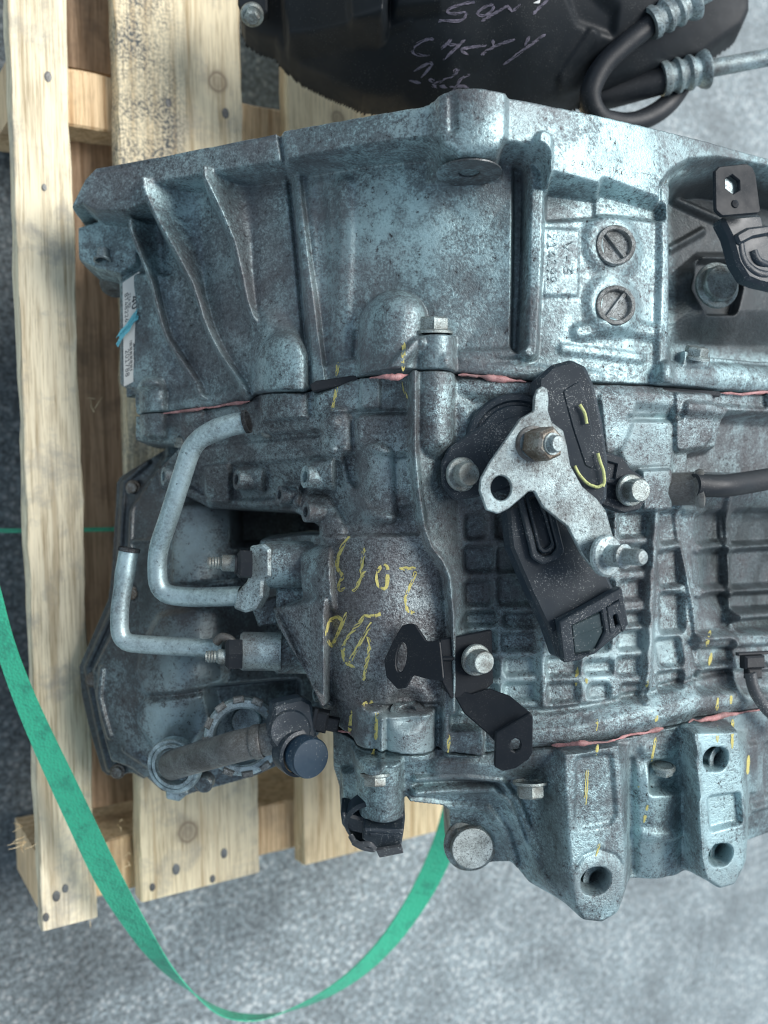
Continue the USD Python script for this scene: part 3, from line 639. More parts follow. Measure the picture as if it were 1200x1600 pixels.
st = ribbon([(-60, 800, 0.73, 15, -5, 2), (-14, 920, 0.735, 16, -5, 2), (6, 1000, 0.742, 17, -6, 2), (38, 1090, 0.75, 19, -8, 3), (80, 1185, 0.757, 21, -10, 3), (120, 1270, 0.765, 22, -12, 4), (168, 1370, 0.785, 22, -14, 6),
             (215, 1450, 0.81, 19, -14, 12), (262, 1515, 0.84, 14, -9, 16), (308, 1557, 0.865, 7, -6, 19), (352, 1584, 0.885, 2, -4.5, 20), (405, 1590, 0.90, -2, -5, 20), (450, 1580, 0.91, -6, -8, 19),
             (520, 1547, 0.925, -9, -11, 17), (590, 1490, 0.935, -12, -13, 14), (645, 1418, 0.94, -16, -12, 10), (688, 1335, 0.94, -20, -8, 6), (715, 1240, 0.935, -21, -5, 4), (725, 1100, 0.93, -22, 0, 4)], 240)
b0 = st.vertices.mean(0); BASE['/World/green_strap'] = np.zeros(3)
emit('/World', 'green_strap', st, 'strap_green', 50)
tag(stage.GetPrimAtPath('/World/green_strap'), 'dirty green webbing strap hanging in a wide loop across the lower left', 'strap')
# the thin end of another strap, under the left board
t2 = ribbon([(-40, 829, 0.86, 0, 3.2, 3), (60, 829, 0.86, 0, 3.2, 3), (120, 828, 0.86, 0, 3.2, 3), (260, 826, 0.86, 0, 3.2, 3)], 30)
emit('/World', 'thin_strap', t2, 'strap_green', 50)
tag(stage.GetPrimAtPath('/World/thin_strap'), 'thin green strap running edge-on beneath the outermost left board', 'strap')

# ------------------------------------------------------------------ black drum-like housing beyond the gearbox, with its hoses
drum = thing('black_housing', world(cam_pt(750, 60, 0.80)), 'black dusty rounded housing with chalk writing, beyond the gearbox flange', 'housing')
D = Casting([(380, -60, .775), (380, 50, .785), (480, 110, .775), (620, 165, .77), (760, 180, .77), (900, 140, .77), (1050, 110, .79), (1180, 30, .81), (1180, -60, .81), (620, 20, .715), (750, 20, .705), (880, 10, .715), (1000, 20, .745), (700, 100, .725), (820, 90, .73), (560, 60, .735), (500, 20, .75)],
            330, -60, 1230, 215, 0.77, seed=4, step=0.001)
D.poly([(440, -50), (605, -50), (603, 20), (596, 40), (560, 45), (480, 62), (448, 70)], .022, 10, 4)
D.poly([(540, -50), (604, -50), (602, 30), (590, 38), (548, 38)], .030, 8, 5)
D.poly([(615, -50), (735, -50), (690, 8), (640, 14), (615, 16)], .010, 8, 4)
D.line([(450, 75), (560, 62), (640, 35)], 5, .003, 'soft')
D.poly([(860, -50), (880, -50), (960, 20), (955, 60), (900, 40)], -.008, 20, 4, 'cut')
D.line([(925, 60), (880, 128)], 14, .006, 'soft')
dm = D.mesh([(372, -55), (376, 25), (382, 42), (402, 55), (428, 62), (438, 78), (470, 104), (520, 128), (566, 146), (624, 152), (634, 166), (660, 176), (705, 180), (760, 178), (830, 164), (900, 143), (960, 128), (1030, 108), (1098, 84), (1160, 40), (1172, 14), (1172, -55)], drop=0.022, edge=8, rnd=10)
emit(drum, 'shell', dm, 'drum_black', 60)
emit(drum, 'core', put(lathe([(.1, 0), (150, 0), (170, -30), (170, -190), (.1, -190)], 60), 800, -60, .745, UP), 'drum_black', 40)
emit(drum, 'mounting_bracket', put(prism([(-22, -70), (24, -70), (24, 18), (12, 26), (-12, 24), (-22, 8)], -12, 12, 3, 3), 395, 5, .755), 'drum_black')
bl = emit(drum, 'bolt', put([hexprism(13, 0, 14, 3), lathe([(18, -6), (18, 0), (15, 2), (0.1, 2)])], 394, 24, .745, axis=(0.1, -.75, .65)), 'bolt_steel')
emit(drum, 'sticker', put(prism([(-52, -40), (40, -40), (31, 8), (22, 8), (-40, -14)], 0, 1.5, .5, 3), 812, -2, .7065, axis=(0, 0.05, 1)), 'sticker_white')
S = lambda x, y: (600 + x * 260 / 1200, y * 170 / 785)
strokes = {'S': [[(655, 22), (560, 30), (455, 82), (520, 98), (590, 90), (575, 135), (480, 150), (390, 158)]],
           'O': [[(790, 35), (720, 55), (675, 100), (720, 112), (780, 75), (790, 40)]],
           'N': [[(700, 152), (800, 95), (900, 35)], [(890, 40), (925, 85)], [(925, 85), (985, 30)]], 'I': [[(1075, 105), (1120, 55), (1185, 0)]],
           'C': [[(360, 285), (270, 300), (205, 360), (330, 398)]], 'H': [[(490, 280), (405, 360)], [(585, 285), (500, 365), (425, 435)], [(450, 325), (540, 320)]],
           'E': [[(740, 320), (640, 340), (560, 355), (610, 395)], [(570, 352), (690, 330)]], 'V': [[(785, 285), (790, 335)], [(700, 400), (790, 340), (945, 285)]],
           'Y': [[(1050, 260), (1015, 330)], [(1165, 245), (1020, 350), (860, 470)]],
           'one': [[(215, 515), (345, 455), (265, 560)], [(180, 580), (265, 600)]], 'dot': [[(320, 578), (365, 578)]], 'four': [[(525, 500), (440, 575), (350, 620), (490, 622), (610, 640)], [(620, 540), (540, 590), (490, 680), (410, 700)]], 'tick': [[(500, 515), (545, 505)]]}
for name, ss in strokes.items():
    emit(drum, 'chalk_stroke', [drape(D, [S(*p) for p in s], 4.4 if name not in ('dot', 'tick') else 7, 0.0008, seed=hash(name[0]) % 9 if False else len(name)) for s in ss], 'chalk_pale', True)
h1 = thing('curled_hose', world(cam_pt(930, 150, .80)), 'black rubber hose curled into a loop with crimped ferrule at its upper end', 'hose')
emit(h1, 'hose', wtube([(1052, 12, .755), (985, 62, .752), (938, 105, .752), (918, 150, .755), (935, 186, .765), (985, 196, .785), (1040, 170, .80), (1074, 120, .81), (1080, 60, .815), (1074, 30, .82)], 16, 40), 'rubber', 60)
def ferrule(pts, d, r):
    a, b = pts; L = math.hypot(b[0] - a[0], b[1] - a[1]); ax = np.array([b[0] - a[0], -(b[1] - a[1]), 0]) / L
    prof = [(r * .7, 0), (r, 1), (r * 1.02, 8)]
    for k in range(3):
        z = 10 + k * (L - 16) / 3; w = (L - 16) / 3
        prof += [(r * 1.02, z), (r * .84, z + w * .25), (r * .84, z + w * .55), (r * 1.02, z + w * .8)]
    prof += [(r * 1.08, L - 5), (r * 1.12, L - 3), (r * 1.12, L), (r * .5, L + 1)]
    return put(lathe(prof, 28), a[0], a[1], d, axis=ax)
emit(h1, 'ferrule', ferrule(((1015, 38), (1085, 2)), .752, 25), 'zinc_plate', 35)
emit(h1, 'pipe_end', wtube([(1080, 4, .752), (1180, -46, .75)], 12), 'zinc_plate', 50)
h2 = thing('straight_hose', world(cam_pt(1030, 130, .83)), 'short straight hose with crimped ferrule and bright metal pipe, right of the curled hose', 'hose')
emit(h2, 'hose', wtube([(905, 160, .80), (960, 146, .795), (1040, 124, .79)], 21), 'rubber', 60)
emit(h2, 'ferrule', ferrule(((1032, 124), (1104, 108)), .79, 26), 'zinc_plate', 35)
emit(h2, 'metal_pipe', wtube([(1100, 109, .79), (1230, 84, .79)], 13.5), 'zinc_plate', 60)

# ------------------------------------------------------------------ the gearbox
gb = thing('gearbox', (*world(cam_pt(640, 800, .74))[:2], DECK), 'dirty cast aluminium car gearbox standing on the wooden pallet', 'gearbox')

def rimD(x): return float(np.interp(x, [110, 150, 440, 560, 650, 735, 800, 870, 1000, 1100, 1200, 1300], [.722, .71, .641, .615, .595, .58, .588, .604, .64, .676, .717, .757]))
# --- bell housing
bell = Casting([(120, 300, .765), (120, 660, .775), (200, 350, .745), (200, 640, .752), (300, 300, .705), (300, 640, .715), (440, 260, .672), (440, 450, .668), (440, 620, .668), (600, 230, .634), (600, 400, .634), (600, 600, .636),
                (735, 180, .617), (735, 400, .617), (735, 600, .622), (850, 250, .625), (850, 600, .626), (1000, 300, .652), (1000, 600, .650), (1100, 300, .695), (1100, 600, .688), (1200, 300, .735), (1200, 600, .73), (1300, 300, .78), (1300, 600, .775)],
               -20, 90, 1470, 740, 0.62, seed=11)
rim_s = [(x, y, rimD(x)) for x in (110, 150, 250, 440, 560, 650, 735, 800, 870, 1000, 1100, 1200, 1300) for y in (100, 350)]
R3 = lambda pts: [(x, y, rimD(x)) for x, y in pts]
fl_top = [(100, 262), (150, 240), (300, 200), (440, 180), (650, 140), (735, 100), (860, 120), (1000, 150), (1200, 200), (1310, 220)]
# pocket to the right: deep bay behind the flange
bell.poly([(1050, 283), (1085, 268), (1130, 262), (1310, 290), (1310, 562), (1180, 560), (1060, 548), (1046, 520), (1044, 330)], -.060, 9, 6, 'cut', hp=0)
bell.loft([(1095, 420), (1110, 395), (1310, 395), (1310, 470), (1110, 480)], [(1060, 480), (1080, 400), (1130, 360), (1310, 360), (1310, 520), (1080, 515)], -.044, hp=-.03)
bell.poly([(1092, 405), (1150, 405), (1160, 450), (1150, 490), (1105, 490), (1085, 450)], -.056, 6, 10, 'cut', hp=-.045)
bell.line([(1062, 300), (1150, 340), (1310, 360)], 9, .008, 'soft', hp=-.04)
bell.line([(1056, 380), (1110, 350)], 7, .006, 'soft', hp=-.04)
# flange rim
bell.poly(R3(fl_top) + R3([(1310, 285), (1200, 262), (1120, 248), (1075, 252), (1048, 268), (1031, 288), (1031, 317), (857, 286), (855, 252), (843, 238), (800, 226), (772, 225), (745, 250), (720, 250), (696, 230), (672, 219), (640, 223), (560, 235), (470, 250), (440, 256), (330, 273), (236, 288), (232, 316), (190, 332), (146, 331), (128, 320), (100, 330)]), 0, 4.5, 3, surf=rim_s)
bell.line(R3([(150, 268), (300, 240), (440, 214)]), 3, -.0012, 'soft', hp=.03)
# the round bolt boss in the flange, its face towards the case
bell.poly(R3([(682, 120), (790, 120), (788, 225), (778, 243), (752, 251), (715, 251), (690, 240), (682, 218)]), .004, 4.5, 3, surf=rim_s)
bell.line(R3([(735, 120), (735, 249)]), 54, .006, 'round', hp=.035, flat=True)
bell.line(R3([(705, 165), (706, 212)]), 7, -.002, 'soft', hp=.038)
# lower ear at the left end
bell.poly([(116, 352, .742), (150, 343, .74), (215, 350, .735), (217, 412, .735), (188, 431, .738), (150, 422, .74), (116, 404, .742)], 0, 6, 5, plane=((170, 390, .738), (-.25, 0, 1)))
bell.loft([(190, 440), (212, 428), (250, 430), (250, 600), (218, 608), (192, 604)], [(180, 420), (290, 430), (290, 610), (180, 615)], .008)
# left fins, each a steep blade that runs out towards the seam
def fin(crest, foot, h0, h1, wd=3.2, bell=None, pw=1.7, top=.012):
    bell = bell or globals()['bell']
    n = 14; c = np.array(crest, float); s = np.r_[0, np.cumsum(np.linalg.norm(np.diff(c, axis=0), axis=1))]; t = np.linspace(0, s[-1], n)
    c = np.c_[np.interp(t, s, c[:, 0]), np.interp(t, s, c[:, 1])]
    fo = np.array(foot, float); s2 = np.r_[0, np.cumsum(np.linalg.norm(np.diff(fo, axis=0), axis=1))]; t2 = np.linspace(0, s2[-1], n)
    fo = np.c_[np.interp(t2, s2, fo[:, 0]), np.interp(t2, s2, fo[:, 1])]
    hh = h0 + (h1 - h0) * np.linspace(0, 1, n) ** 0.75
    q = np.array([bell.P([p], h)[0] for p, h in zip(c, hh)]); qf = bell.P(fo, 0)
    lo, hi = np.minimum(q.min(0), qf.min(0)), np.maximum(q.max(0), qf.max(0)); w = bell.win(lo, hi, .01)
    U, V = bell.U[w], bell.V[w]
    o = np.argsort(q[:, 1]); qu = np.interp(V, q[o, 1], q[o, 0]); qh = np.interp(V, q[o, 1], hh[o])
    o2 = np.argsort(qf[:, 1]); fu = np.interp(V, qf[o2, 1], qf[o2, 0])
    fu = np.maximum(fu, qu + .004)
    k = wd * .00044
    right = np.clip((fu - U) / (fu - qu - k), 0, 1); left = np.clip((U - (qu - k - .0028)) / .0028, 0, 1)
    prof = np.where(U > qu, right ** pw, left)
    prof *= sstep((q[0, 1] + top - V) / .004) * sstep((V - q[-1, 1] + .005) / .008)
    bell.Z[w] = np.maximum(bell.Z[w], bell.B[w] + qh * prof)
fin([(222, 293), (240, 335), (275, 395), (305, 450), (320, 505), (345, 555), (375, 595), (388, 618)], [(318, 292), (320, 340), (319, 430), (324, 490), (340, 540), (372, 590), (395, 616)], .042, .008, 3)
fin([(318, 276), (340, 320), (365, 375), (378, 430), (386, 470), (398, 502)], [(392, 285), (396, 340), (396, 420), (400, 470), (404, 502)], .038, .008, 3)
fin([(202, 357), (217, 395), (236, 440), (246, 480), (256, 520), (282, 562), (306, 597), (317, 622)], [(252, 360), (254, 420), (256, 470), (264, 520), (292, 566), (315, 600), (326, 622)], .032, .007, 3)
# parting step and the soft ridges of the barrel
bell.poly([(446, 212), (455, 262), (463, 330), (472, 420), (481, 520), (488, 612), (512, 612), (500, 520), (484, 400), (472, 300), (466, 212)], .007, 3, hp=.006)
bell.line([(441, 216), (449, 262), (457, 330), (466, 420), (475, 520), (482, 600)], 4, -.006, 'soft')
bell.line([(538, 290), (540, 380), (536, 470), (533, 550)], 15, .0028, 'soft')
bell.line([(500, 300), (505, 400), (510, 520)], 12, -.0022, 'soft')
bell.poly([(690, 320), (802, 306), (806, 420), (808, 540), (720, 548), (702, 470)], -.005, 90, 12, 'cut')
bell.line([(720, 556), (812, 552)], 10, .003, 'soft')
# long upright rib with the dark slot beside it
bell.line([(812, 262), (813, 330), (812, 440), (810, 540)], 9, -.010, 'plateau', mode='add')
bell.line([(840, 244), (838, 330), (834, 440), (828, 548)], 12, .0085, 'plateau', hp=.006)
bell.poly([(820, 236), (866, 244), (860, 268), (846, 290), (826, 272)], .009, 7, 4)
# raised plate with cast figures, plug seats
bell.poly([(846, 356), (905, 358), (904, 462), (848, 462)], .0016, 3, 3)
for (x, y, r) in ((962, 384, 46), (962, 478, 44)):
    bell.line([(x - 6, y), (x - 5, y)], r, .004, 'plateau')
bell.line([(1036, 300), (1037, 420), (1034, 520), (1032, 600)], 15, .006, 'soft')
bell.poly([(930, 300), (1030, 330), (1030, 350), (930, 340)], -.006, 12, 4, 'cut')
bell.poly([(850, 300), (930, 312), (930, 345), (850, 350)], -.008, 10, 4, 'cut')
bell.line([(905, 520), (960, 508), (1020, 520)], 14, .004, 'soft'); bell.line([(880, 545), (1000, 560)], 9, .002, 'soft')
# tapering boss above the seam at the left, and the dome
bell.loft([(402, 545), (418, 505), (455, 520), (478, 560), (480, 625), (402, 625)], [(392, 500), (404, 470), (440, 470), (484, 540), (486, 630), (394, 630)], .008)
bell.line([(441, 560), (441, 640)], 42, .012, 'round', hp=.01)
bell.line([(614, 508), (606, 604)], 50, .027, 'round', mode='boss')
bell.line([(560, 520), (556, 590)], 8, -.003, 'soft')
# bolt boss standing on the seam
bell.line([(677, 520), (677, 600)], 34, .022, 'round', mode='boss', hp=.02, flat=True)
bell.line([(652, 545), (600, 600)], 10, .007, 'soft')
# lip along the seam
bell.poly([(495, 578), (520, 566), (562, 557), (600, 562), (642, 556), (642, 600), (495, 625)], .004, 5, 2)
bell.poly([(562, 558), (592, 560), (592, 606), (562, 606)], .008, 4, 2)
bell.line([(700, 572), (820, 582), (930, 592)], 14, .0035, 'soft')
bell.line([(1045, 590), (1130, 592), (1310, 600)], 27, .010, 'round', hp=.004)
bell.line([(262, 636), (330, 626), (396, 606)], 12, .0035, 'soft')
bell.line([(236, 612), (238, 670)], 28, .013, 'round', hp=.008); bell.line([(300, 622), (302, 670)], 22, .005, 'round')
bell.poly([(1068, 544), (1112, 546), (1112, 575), (1066, 575)], .010, 5, 3)
seam_top = [(1310, 622), (1200, 614), (1120, 611), (1030, 602), (960, 599), (925, 598), (820, 594), (715, 584), (640, 584), (560, 591), (484, 609), (476, 614), (400, 615), (390, 626), (320, 638), (250, 645), (212, 648)]
bellm = bell.mesh(R3([(150, 261), (300, 235), (440, 209), (447, 206), (560, 188), (660, 170), (685, 160), (712, 150), (738, 147), (765, 152), (860, 170), (1000, 198), (1100, 221), (1210, 250), (1300, 268)]) + seam_top +
                  [(210, 612), (190, 602), (189, 438), (152, 428, .742), (122, 408, .743), (120, 346, .742), (133, 280, .715)], drop=.07, edge=4.5, rnd=2.6, ornd=.0032)
emit_cast(gb, 'bell_housing', bellm, 'cast_bell', oil=[([(1046, 290), (1120, 270), (1300, 300), (1300, 560), (1180, 556), (1048, 540)], .82, 40), ([(800, 270), (824, 270), (822, 545), (800, 545)], .55, 20)],  # bay floor: oil plus the painted shade of its depth; slot darkened too
          skin=[([(250, 420), (400, 300), (440, 260), (450, 500), (400, 600), (250, 640)], .55, 70), ([(130, 262), (430, 210), (430, 250), (240, 290), (140, 330)], .6, 30), ([(640, 170), (720, 150), (700, 230), (560, 240)], .4, 40)],  # grey-purple of faces turned from the light, laid into the colour
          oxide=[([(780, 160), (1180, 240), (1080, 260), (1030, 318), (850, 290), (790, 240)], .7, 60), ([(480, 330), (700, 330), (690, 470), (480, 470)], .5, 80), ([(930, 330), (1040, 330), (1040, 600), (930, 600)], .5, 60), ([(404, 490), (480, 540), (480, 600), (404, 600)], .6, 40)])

# --- main case
main = Casting([(150, 640, .775), (150, 760, .80), (210, 650, .752), (280, 640, .724), (280, 720, .745), (400, 630, .684), (400, 700, .695), (400, 770, .715), (500, 620, .650), (500, 700, .658), (500, 780, .675), (640, 610, .630), (640, 760, .632), (800, 600, .624), (800, 760, .632), (1000, 610, .650), (1000, 760, .658),
                (1200, 620, .73), (1200, 760, .75), (1300, 700, .79), (400, 960, .74), (430, 1040, .74), (500, 900, .668), (500, 1000, .672), (580, 860, .638), (580, 960, .638), (580, 1080, .642), (650, 900, .638), (660, 1050, .642), (730, 950, .642), (730, 1080, .645), (850, 950, .645), (850, 1120, .645), (1000, 950, .662), (1000, 1100, .660), (1200, 950, .755), (1200, 1080, .735), (1300, 950, .80), (1300, 1080, .78),
                (560, 1190, .652), (700, 1190, .652), (900, 1190, .650), (1200, 1150, .73), (450, 1150, .73)],
               40, 500, 1470, 1290, 0.61, seed=23)
main.line([(236, 600), (238, 684)], 28, .013, 'round', hp=.008, flat=True); main.line([(300, 610), (302, 680)], 24, .006, 'round')
main.line([(441, 600), (441, 655)], 42, .012, 'round', hp=.01, flat=True)
main.line([(677, 570), (677, 684)], 34, .022, 'round', mode='boss', hp=.02)
# seam lip
main.line([(262, 658), (330, 652), (396, 634)], 12, .0035, 'soft'); main.line([(720, 606), (820, 612), (960, 620), (1060, 628)], 16, .005, 'soft')
main.poly([(493, 615), (562, 590), (562, 640), (530, 646), (493, 648)], .0055, 5, 3); main.poly([(562, 580), (645, 576), (645, 640), (562, 640)], .0045, 5, 3)
main.poly([(562, 580), (594, 580), (594, 638), (562, 638)], .008, 5, 3)
main.line([(525, 662), (526, 700)], 24, .009, 'round'); main.poly([(556, 648), (645, 644), (645, 706), (600, 712), (572, 704), (556, 690)], .007, 8, 10)
main.poly([(620, 716), (648, 712), (652, 790), (622, 792)], .004, 7, 4); main.line([(588, 722), (592, 796)], 29, .010, 'round', hp=.006)
main.line([(540, 705), (550, 760), (575, 800), (620, 812)], 9, .0035, 'soft'); main.poly([(536, 712), (560, 708), (562, 770), (545, 750)], -.006, 9, 5, 'cut')
main.line([(505, 812), (560, 806), (650, 812)], 6, .002, 'soft')
# the shelf at the left with its threaded bosses
main.line([(285, 700), (350, 690), (430, 684), (500, 676)], 6, -.004, 'soft'); main.line([(360, 720), (430, 716), (520, 706)], 8, .004, 'soft')
main.line([(470, 660), (520, 664)], 12, .004, 'soft'); main.poly([(400, 655), (500, 652), (500, 672), (400, 678)], .003, 6, 3)
main.line([(480, 744), (522, 742)], 25, .018, 'round', hp=.012, flat=True); main.line([(476, 792), (500, 796), (520, 830)], 24, .014, 'round', hp=.012)
main.line([(440, 772), (470, 774)], 20, .010, 'round', hp=.006, flat=True); main.line([(372, 748), (412, 750)], 21, .012, 'round', hp=.008, flat=True)
main.poly([(318, 728), (358, 722), (360, 786), (330, 786), (318, 770)], .010, 7, 8); main.line([(258, 742), (278, 744)], 20, .014, 'round', hp=.008, flat=True)
main.line([(300, 768), (330, 786), (400, 788), (452, 784)], 9, .006, 'soft')
# pipe barrel, web, and the flat flank with the chalk figures
main.line([(470, 905), (520, 905)], 50, .028, "round", mode="boss", hp=.02, flat=True)
main.poly([(424, 946), (512, 930), (512, 1110), (496, 1080), (470, 1030), (436, 975)], .030, 8, 5, hp=.02)
main.line([(436, 965), (480, 1060), (512, 1110)], 7, .012, 'soft', hp=.03)
main.poly([(482, 1068), (512, 1064), (514, 1108), (490, 1106)], .004, 5, 5)
main.poly([(506, 826), (560, 812), (662, 818), (690, 880), (702, 1000), (700, 1112), (560, 1112), (520, 1080), (503, 1000)], .004, 16, 10)
main.line([(590, 836), (596, 1100)], 105, .007, 'round', hp=.004, flat=True)
# dividing wall
fin([(648, 578), (648, 640), (648, 700), (653, 760), (662, 820), (672, 855), (692, 876), (702, 900), (708, 960), (710, 1060), (708, 1116)],
    [(716, 578), (716, 640), (722, 700), (716, 760), (716, 820), (722, 860), (734, 884), (738, 910), (738, 960), (738, 1060), (736, 1116)], .020, .014, 4, main, 1.0, .004)
main.line([(647, 580), (647, 640), (647, 700), (652, 760), (661, 820), (671, 855), (691, 876), (701, 900), (707, 960), (709, 1060), (708, 1116)], 4, .0065, 'plateau', hp=.017)
main.poly([(700, 600), (740, 640), (735, 720), (716, 760), (704, 690)], .006, 20, 8)
# bosses at the lower left of the bottom seam
main.line([(636, 1116), (636, 1200)], 44, .024, 'round', hp=.018, flat=True); main.line([(577, 1104), (577, 1200)], 24, .018, 'round', hp=.014, flat=True)
main.line([(636, 1108), (636, 1112)], 26, -.008, 'soft', hp=.018)
main.poly([(697, 1142), (756, 1138), (758, 1190), (697, 1190)], .012, 5, 4); main.poly([(692, 1076), (704, 1076), (704, 1190), (692, 1190)], .014, 4, 2)
# waffle of shallow pockets between crossing ribs
gw = np.random.default_rng(3)
colx = [[716, 770, 838, 905, 958, 1012], [722, 776, 842, 908, 960, 1012], [726, 782, 846, 908, 960, 1010]]
rowy = [[800, 846], [852, 896], [904, 946], [954, 980], [986, 1018], [1026, 1058], [1066, 1098]]
for (ya, yb) in rowy:
    for c in range(5):
        t = (ya - 800) / 150.0; k = min(int(t), 1); f = min(t - k, 1)
        xa = colx[k][c] * (1 - f) + colx[k + 1][c] * f; xb = colx[k][c + 1] * (1 - f) + colx[k + 1][c + 1] * f
        sl = -.06 * (xa - 716) * .25; j = gw.normal(size=4) * 2.5
        xa, xb, a, b = xa + 5 + j[0], xb - 5 + j[1], ya + 3 + sl + j[2], yb - 2 + sl + j[3]
        main.poly([(xa, a), (xb, a - 2), (xb, b - 2), (xa, b)], -.0048 - .0018 * gw.random(), 9, 7, 'cut')
for (ya, yb) in ((800, 850), (860, 918), (930, 988), (998, 1040), (1048, 1078)):
    for xa, xb in ((1024, 1060), (1080, 1135), (1145, 1230)):
        j = gw.normal(size=4) * 3
        main.poly([(xa + j[0], ya + j[1]), (xb + j[2], ya - 4), (xb + 4, yb - 4 + j[3]), (xa + 3, yb)], -.0062 - .003 * gw.random(), 10, 8, 'cut')
main.line([(1024, 800), (1016, 900), (1013, 1000), (1008, 1092)], 9, .0055, 'soft'); main.line([(1060, 790), (1072, 880), (1086, 980), (1096, 1056)], 8, .0045, 'soft')
main.line([(722, 985), (830, 975), (1000, 950)], 5, .0015, 'soft'); main.line([(838, 800), (846, 950), (850, 1100)], 9, .0035, 'soft')
# right side: blocks, deep bay, cross bars
main.poly([(1056, 612), (1116, 614), (1116, 684), (1100, 700), (1062, 706), (1056, 700)], .008, 5, 6); main.poly([(1116, 652), (1310, 652), (1310, 742), (1062, 742), (1062, 712), (1104, 704)], -.022, 9, 4, 'cut')
main.poly([(960, 648), (1054, 660), (1052, 732), (980, 732), (965, 700)], .004, 10, 8); main.poly([(1002, 734), (1052, 732), (1052, 798), (1004, 798)], .010, 3, 2)
main.poly([(936, 612), (998, 618), (990, 660), (974, 700), (945, 716)], .007, 8, 8)
main.line([(980, 655), (1060, 652)], 5, -.004, 'soft'); main.line([(1070, 640), (1310, 652)], 12, .006, 'soft')
main.poly([(1092, 790), (1310, 790), (1310, 985), (1150, 985), (1100, 940)], -.014, 60, 10, 'add')
main.line([(1140, 780), (1150, 960)], 8, .005, 'soft'); main.line([(1095, 862), (1310, 850)], 7, .004, 'soft'); main.line([(1095, 930), (1310, 922)], 7, .004, 'soft'); main.poly([(1200, 600), (1310, 600), (1310, 640), (1200, 640)], .006, 6, 3)
main.line([(1092, 1004), (1160, 1002), (1310, 998)], 13, .012, 'round', hp=.006); main.line([(1150, 965), (1310, 960)], 10, .02, 'soft')
main.poly([(1052, 806), (1090, 800), (1100, 930), (1078, 930)], -.006, 14, 8, 'cut')
# lip above the bottom seam
main.line([(770, 1148), (880, 1146), (985, 1122), (1080, 1098), (1200, 1078), (1310, 1064)], 21, .0065, 'soft'); main.line([(720, 1108), (860, 1112), (1000, 1088), (1085, 1062), (1200, 1040)], 6, -.004, 'soft')
seam_bot = [(1310, 1090), (1200, 1106), (1130, 1116), (1086, 1121), (1074, 1129), (1036, 1137), (985, 1149), (930, 1158), (905, 1163), (850, 1165), (760, 1176), (690, 1168), (600, 1162), (558, 1158), (545, 1148)]
top_rev = [(x, y + 2.2) for x, y in seam_top[::-1]]
mainm = main.mesh([(211, 688), (212, 650)] + top_rev[1:] + seam_bot + [(520, 1128), (500, 1100), (484, 1066), (462, 1030), (430, 975), (398, 956, .70), (386, 940, .69), (384, 870, .68), (396, 846, .68), (470, 836, .68), (500, 836), (500, 822), (486, 812), (462, 800), (400, 796), (328, 794), (296, 778), (250, 762), (246, 736), (280, 700), (270, 694)], drop=.07, edge=4.5, rnd=2.4)
emit_cast(gb, 'main_case', mainm, 'cast_case', skin=[([(500, 812), (664, 818), (690, 890), (704, 1000), (700, 1110), (520, 1112), (500, 1000)], 1.0, 24), ([(430, 950), (505, 940), (505, 1110), (450, 1040)], 1.0, 20), ([(270, 650), (400, 640), (640, 650), (640, 812), (500, 812), (300, 790)], .5, 60), ([(1060, 620), (1300, 640), (1300, 800), (1060, 760)], .4, 60)],  # flank, web and shelf tinted as their unlit sides look
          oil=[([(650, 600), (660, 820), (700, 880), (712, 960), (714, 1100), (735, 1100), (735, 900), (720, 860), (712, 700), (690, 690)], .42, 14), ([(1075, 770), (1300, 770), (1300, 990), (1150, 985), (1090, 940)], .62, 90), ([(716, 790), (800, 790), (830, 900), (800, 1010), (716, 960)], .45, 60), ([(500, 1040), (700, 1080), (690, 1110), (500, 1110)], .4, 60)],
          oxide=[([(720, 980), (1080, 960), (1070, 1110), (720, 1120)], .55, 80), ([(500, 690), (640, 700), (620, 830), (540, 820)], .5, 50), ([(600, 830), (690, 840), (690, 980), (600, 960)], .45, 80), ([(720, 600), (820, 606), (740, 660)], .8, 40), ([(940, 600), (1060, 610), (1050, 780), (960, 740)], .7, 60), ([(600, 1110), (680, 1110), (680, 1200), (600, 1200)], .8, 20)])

# --- end cover below the bottom seam
rear = Casting([(520, 1130, .668), (520, 1220, .690), (600, 1160, .650), (600, 1280, .665), (700, 1180, .650), (700, 1260, .672), (700, 1340, .70), (800, 1180, .648), (800, 1300, .672), (800, 1400, .69), (930, 1170, .650), (930, 1300, .662), (930, 1420, .678), (1040, 1150, .672), (1040, 1280, .686), (1040, 1380, .70),
                (1130, 1130, .70), (1130, 1300, .715), (1200, 1110, .732), (1200, 1300, .752), (1310, 1090, .785), (1310, 1290, .80)], 480, 1060, 1470, 1520, 0.615, seed=37)
rear.line([(636, 1140), (636, 1192)], 44, .022, 'round', hp=.018, flat=True); rear.line([(577, 1140), (577, 1196)], 24, .018, 'round', hp=.014, flat=True)
rear.line([(588, 1180), (592, 1284)], 39, .024, 'round', hp=.018, flat=True); rear.poly([(532, 1206), (556, 1206), (560, 1278), (534, 1272)], .012, 4, 3)
rear.poly([(697, 1170), (756, 1170), (756, 1186), (697, 1186)], .012, 4, 3)
rear.line([(690, 1196), (770, 1200), (850, 1184), (910, 1180)], 20, .006, 'soft')
rear.line([(650, 1236), (720, 1232), (770, 1230), (792, 1244), (812, 1288), (834, 1340), (860, 1376)], 8, .008, 'soft'); rear.line([(650, 1216), (730, 1212), (782, 1218), (808, 1250), (838, 1318)], 6, .005, 'soft')
rear.line([(640, 1252), (700, 1260), (760, 1262), (790, 1300), (806, 1350)], 8, .004, 'soft'); rear.line([(650, 1226), (770, 1222), (800, 1248), (825, 1312)], 4, -.003, 'soft')
